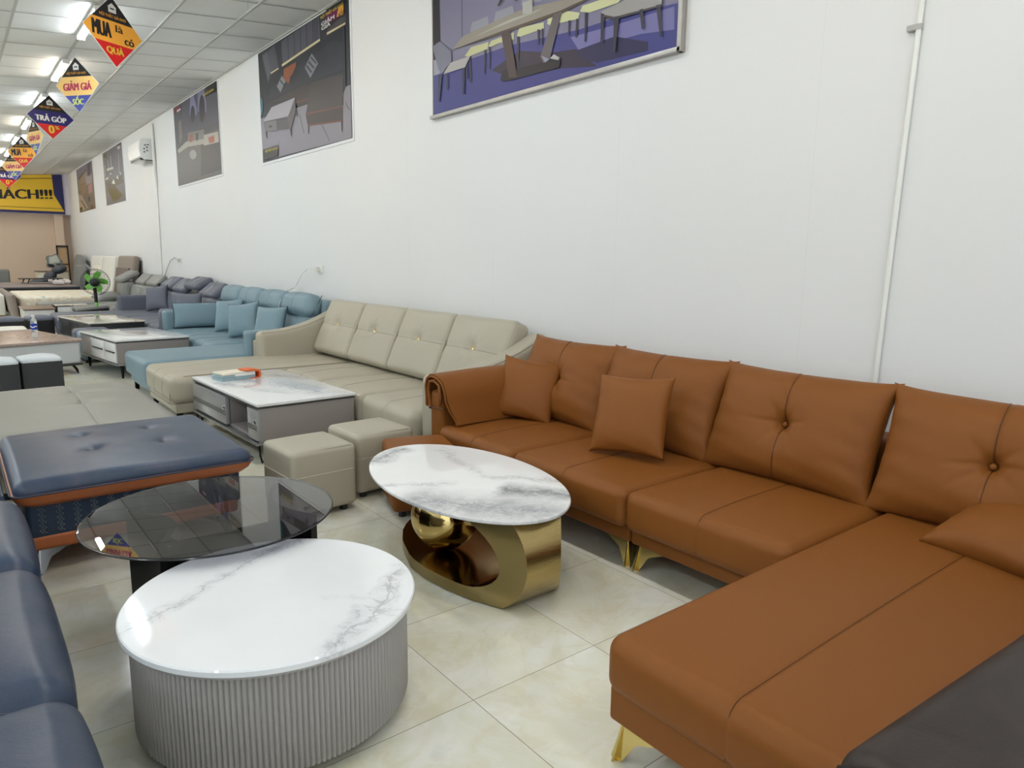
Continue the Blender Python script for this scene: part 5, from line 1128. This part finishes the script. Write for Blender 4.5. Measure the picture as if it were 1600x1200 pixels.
# low black table standing on the quilt, lounge chair, dresser, mirror
t = thing('low_table', 'small black low table standing on the quilted bed', 'table', (2.0, 22.6, .636))
MB().box((1.45, 22.35, .745), (2.42, 22.9, .765)).build('table_top', mat('black_satin'), t, bevel=.004)
for x, dx in ((1.56, -.05), (1.68, -.05), (2.2, .06), (2.3, .07)): MB().tube([(x, 22.5, .745), (x+dx, 22.5, .637)], .018, 8, r2=.01).build('splayed_leg', mat('black_satin'), t)
t = thing('lounge_chair', 'dark slate curved lounge cushion chair at the back', 'chair', (2.55, 25.0, 0))
dks = leather('dark_slate', (70, 76, 84), .5, .1, 0)
for i, (c, s) in enumerate((((2.15, 25.0, .62), (.30, .34, .09)), ((2.38, 25.0, .76), (.17, .34, .15)), ((2.62, 25.0, .95), (.20, .34, .13)))):
    mb = MB(); mb.sphere((0, 0, 0), 1, 12); mb.v = [Vector((c[0]+v.x*s[0], c[1]+v.y*s[1], c[2]+v.z*s[2]+v.x*.04)) for v in mb.v]; mb.build(('seat', 'lumbar_roll', 'head_roll')[i], dks, t)
mb = MB(); rbox(mb, 2.0, 2.75, 24.75, 25.3, .02, .62, r=.04, n=4); mb.build('chair_base', dks, t, angle=60)
t = thing('dresser', 'cream dresser under the petal shaped mirror in the far corner', 'dresser', (2.55, 26.5, 0))
mb = MB(); rbox(mb, 2.16, 2.98, 26.2, 26.75, .25, .86, r=.015, n=3); mb.build('dresser_body', mat('cream_lacquer', (226, 216, 192), .35), t, angle=60)
MB().box((2.13, 26.17, .86), (3.0, 26.78, .885)).build('dresser_top', mat('brown_edge', (120, 100, 84), .4), t)
for x in (2.3, 2.62): d = MB().box((x-.10, 26.185, .56), (x+.16, 26.205, .82)).build('drawer', mat('cream_lacquer'), t, bevel=.004); MB().box((x-.02, 26.17, .70), (x+.06, 26.185, .712)).build('handle', brass, d)
for x in (2.22, 2.92): MB().box((x-.02, 26.3, 0), (x+.02, 26.34, .26)).build('leg', brass, t)
t = thing('stool', 'small gold framed dressing stool in front of the dresser', 'stool', (2.25, 25.75, 0))
mb = MB(); rbox(mb, 2.14, 2.34, 25.65, 25.85, .66, .74, r=.03, n=4); mb.build('seat', cream, t, angle=180)
for x in (2.16, 2.32):
    for y in (25.67, 25.83): MB().box((x-.008, y-.008, 0), (x+.008, y+.008, .67)).build('gold_leg', brass, t)
t = thing('vanity_mirror', 'grey framed petal shaped mirror standing on the cream dresser', 'mirror', (2.65, 26.5, .885))
def petalr(s): return [(2.66+s*.215*(1+.13*math.cos(5*a))*math.cos(a), 1.155+s*.235*(1+.13*math.cos(5*a+.3))*math.sin(a)) for a in [2*PI*i/60 for i in range(60)]]
MB().prism(petalr(1), 26.46, 26.50, 'y').build('padded_frame', gr, t)
MB().prism(petalr(.84), 26.452, 26.462, 'y').build('mirror_glass', mat('mirror_glass', (170, 172, 165), .04, metal=1), t)
t = thing('framed_panel', 'tall black framed panel leaning in the far corner', 'panel', (3.0, 27.6, 0))
for a, b in (((2.86, 27.55, .3), (2.90, 27.6, 1.68)), ((3.16, 27.55, .3), (3.20, 27.6, 1.68)), ((2.86, 27.55, 1.62), (3.20, 27.6, 1.68)), ((2.86, 27.55, 1.06), (3.20, 27.6, 1.09)), ((2.86, 27.55, .0), (3.20, 27.6, .32))): MB().box(a, b).build('frame_rail', mat('black_satin'), t)
MB().box((2.89, 27.58, .3), (3.17, 27.60, 1.64)).build('tan_board', mat('tan_board', (192, 160, 122), .6), t)
t = thing('armchair', 'grey armchair just visible at the left edge by the back wall', 'armchair', (1.35, 26.8, 0))
mb = MB(); rbox(mb, .9, 1.62, 26.4, 27.1, .08, .52, r=.06, n=5); mb.build('seat', gr, t, angle=180)
mb = MB(); rbox(mb, .9, 1.52, 26.95, 27.2, .3, .92, r=.06, n=5); mb.build('backrest', gr, t, angle=180)
for i, (x, y, w, z) in enumerate(((2.35, 23.6, .30, .632), (2.5, 23.1, .2, .632), (2.5, 22.4, .14, .632), (2.25, 21.9, .24, .632))):
    t = thing('folded_bedding', 'pale plastic wrapped folded bedding, %s on the quilted bed' % ('farthest', 'middle', 'right hand', 'nearest')[i], 'bedding', (x, y, z))
    mb = MB(); rbox(mb, x-w/2, x+w/2, y-.2, y+.2, z, z+.085, r=.03, puff=.02, n=5); mb.build('wrapped_cloth', mat('wrapped_cloth', (214, 206, 204), .3, var=.1, vscale=12), t, angle=180)

# ------------------------------------------------------------------ brown leather sofa in the near right corner
brl = aged_leather('dark_brown_leather', (36, 28, 25), (56, 48, 44), .45); brd = leather('dark_brown_piping', (34, 27, 25), .4, 0, 0)
t = thing('sofa', 'dark brown leather sofa whose rounded back fills the lower right corner', 'sofa', (2.0, -.1, 0))
def bfn(q, nn=None):
    k_ = max(0, (q[2]-.24)/.42); return (q[0], q[1]+k_*(.008+max(0, 1.75-q[0])*.075), q[2])
mb = MB(); rbox(mb, .99, 3.25, .03, .405, .24, .665, r=.06, puff=.0, bulge=.01, n=14, fn=bfn)
mb.tube([bfn(q) for q in ((1.0, .06, .26), (.99, .06, .58), (.997, .08, .64), (1.01, .13, .664), (1.01, .32, .664), (.997, .38, .64), (.99, .40, .58), (.99, .40, .42))], .006, 6, 1)
mb.build('backrest', [brl, brd], t, angle=180)
soft('back_frame', t, mat('brown_grey_fabric', (108, 96, 92), .7), (1.0, 3.25, .04, .37, .1, .50), r=.03, n=4)
soft('seat_cushion', t, brl, (1.15, 3.2, -.75, .05, .12, .42), r=.06, puff=.02, n=8)
soft('armrest', t, brl, (1.0, 1.16, -.8, .03, .08, .58), r=.06, n=6)
for x, y in ((1.1, -.7), (3.1, -.7), (1.1, .3), (3.1, .3)): MB().box((x-.03, y-.03, 0), (x+.03, y+.03, .12)).build('leg', blk_leg, t)
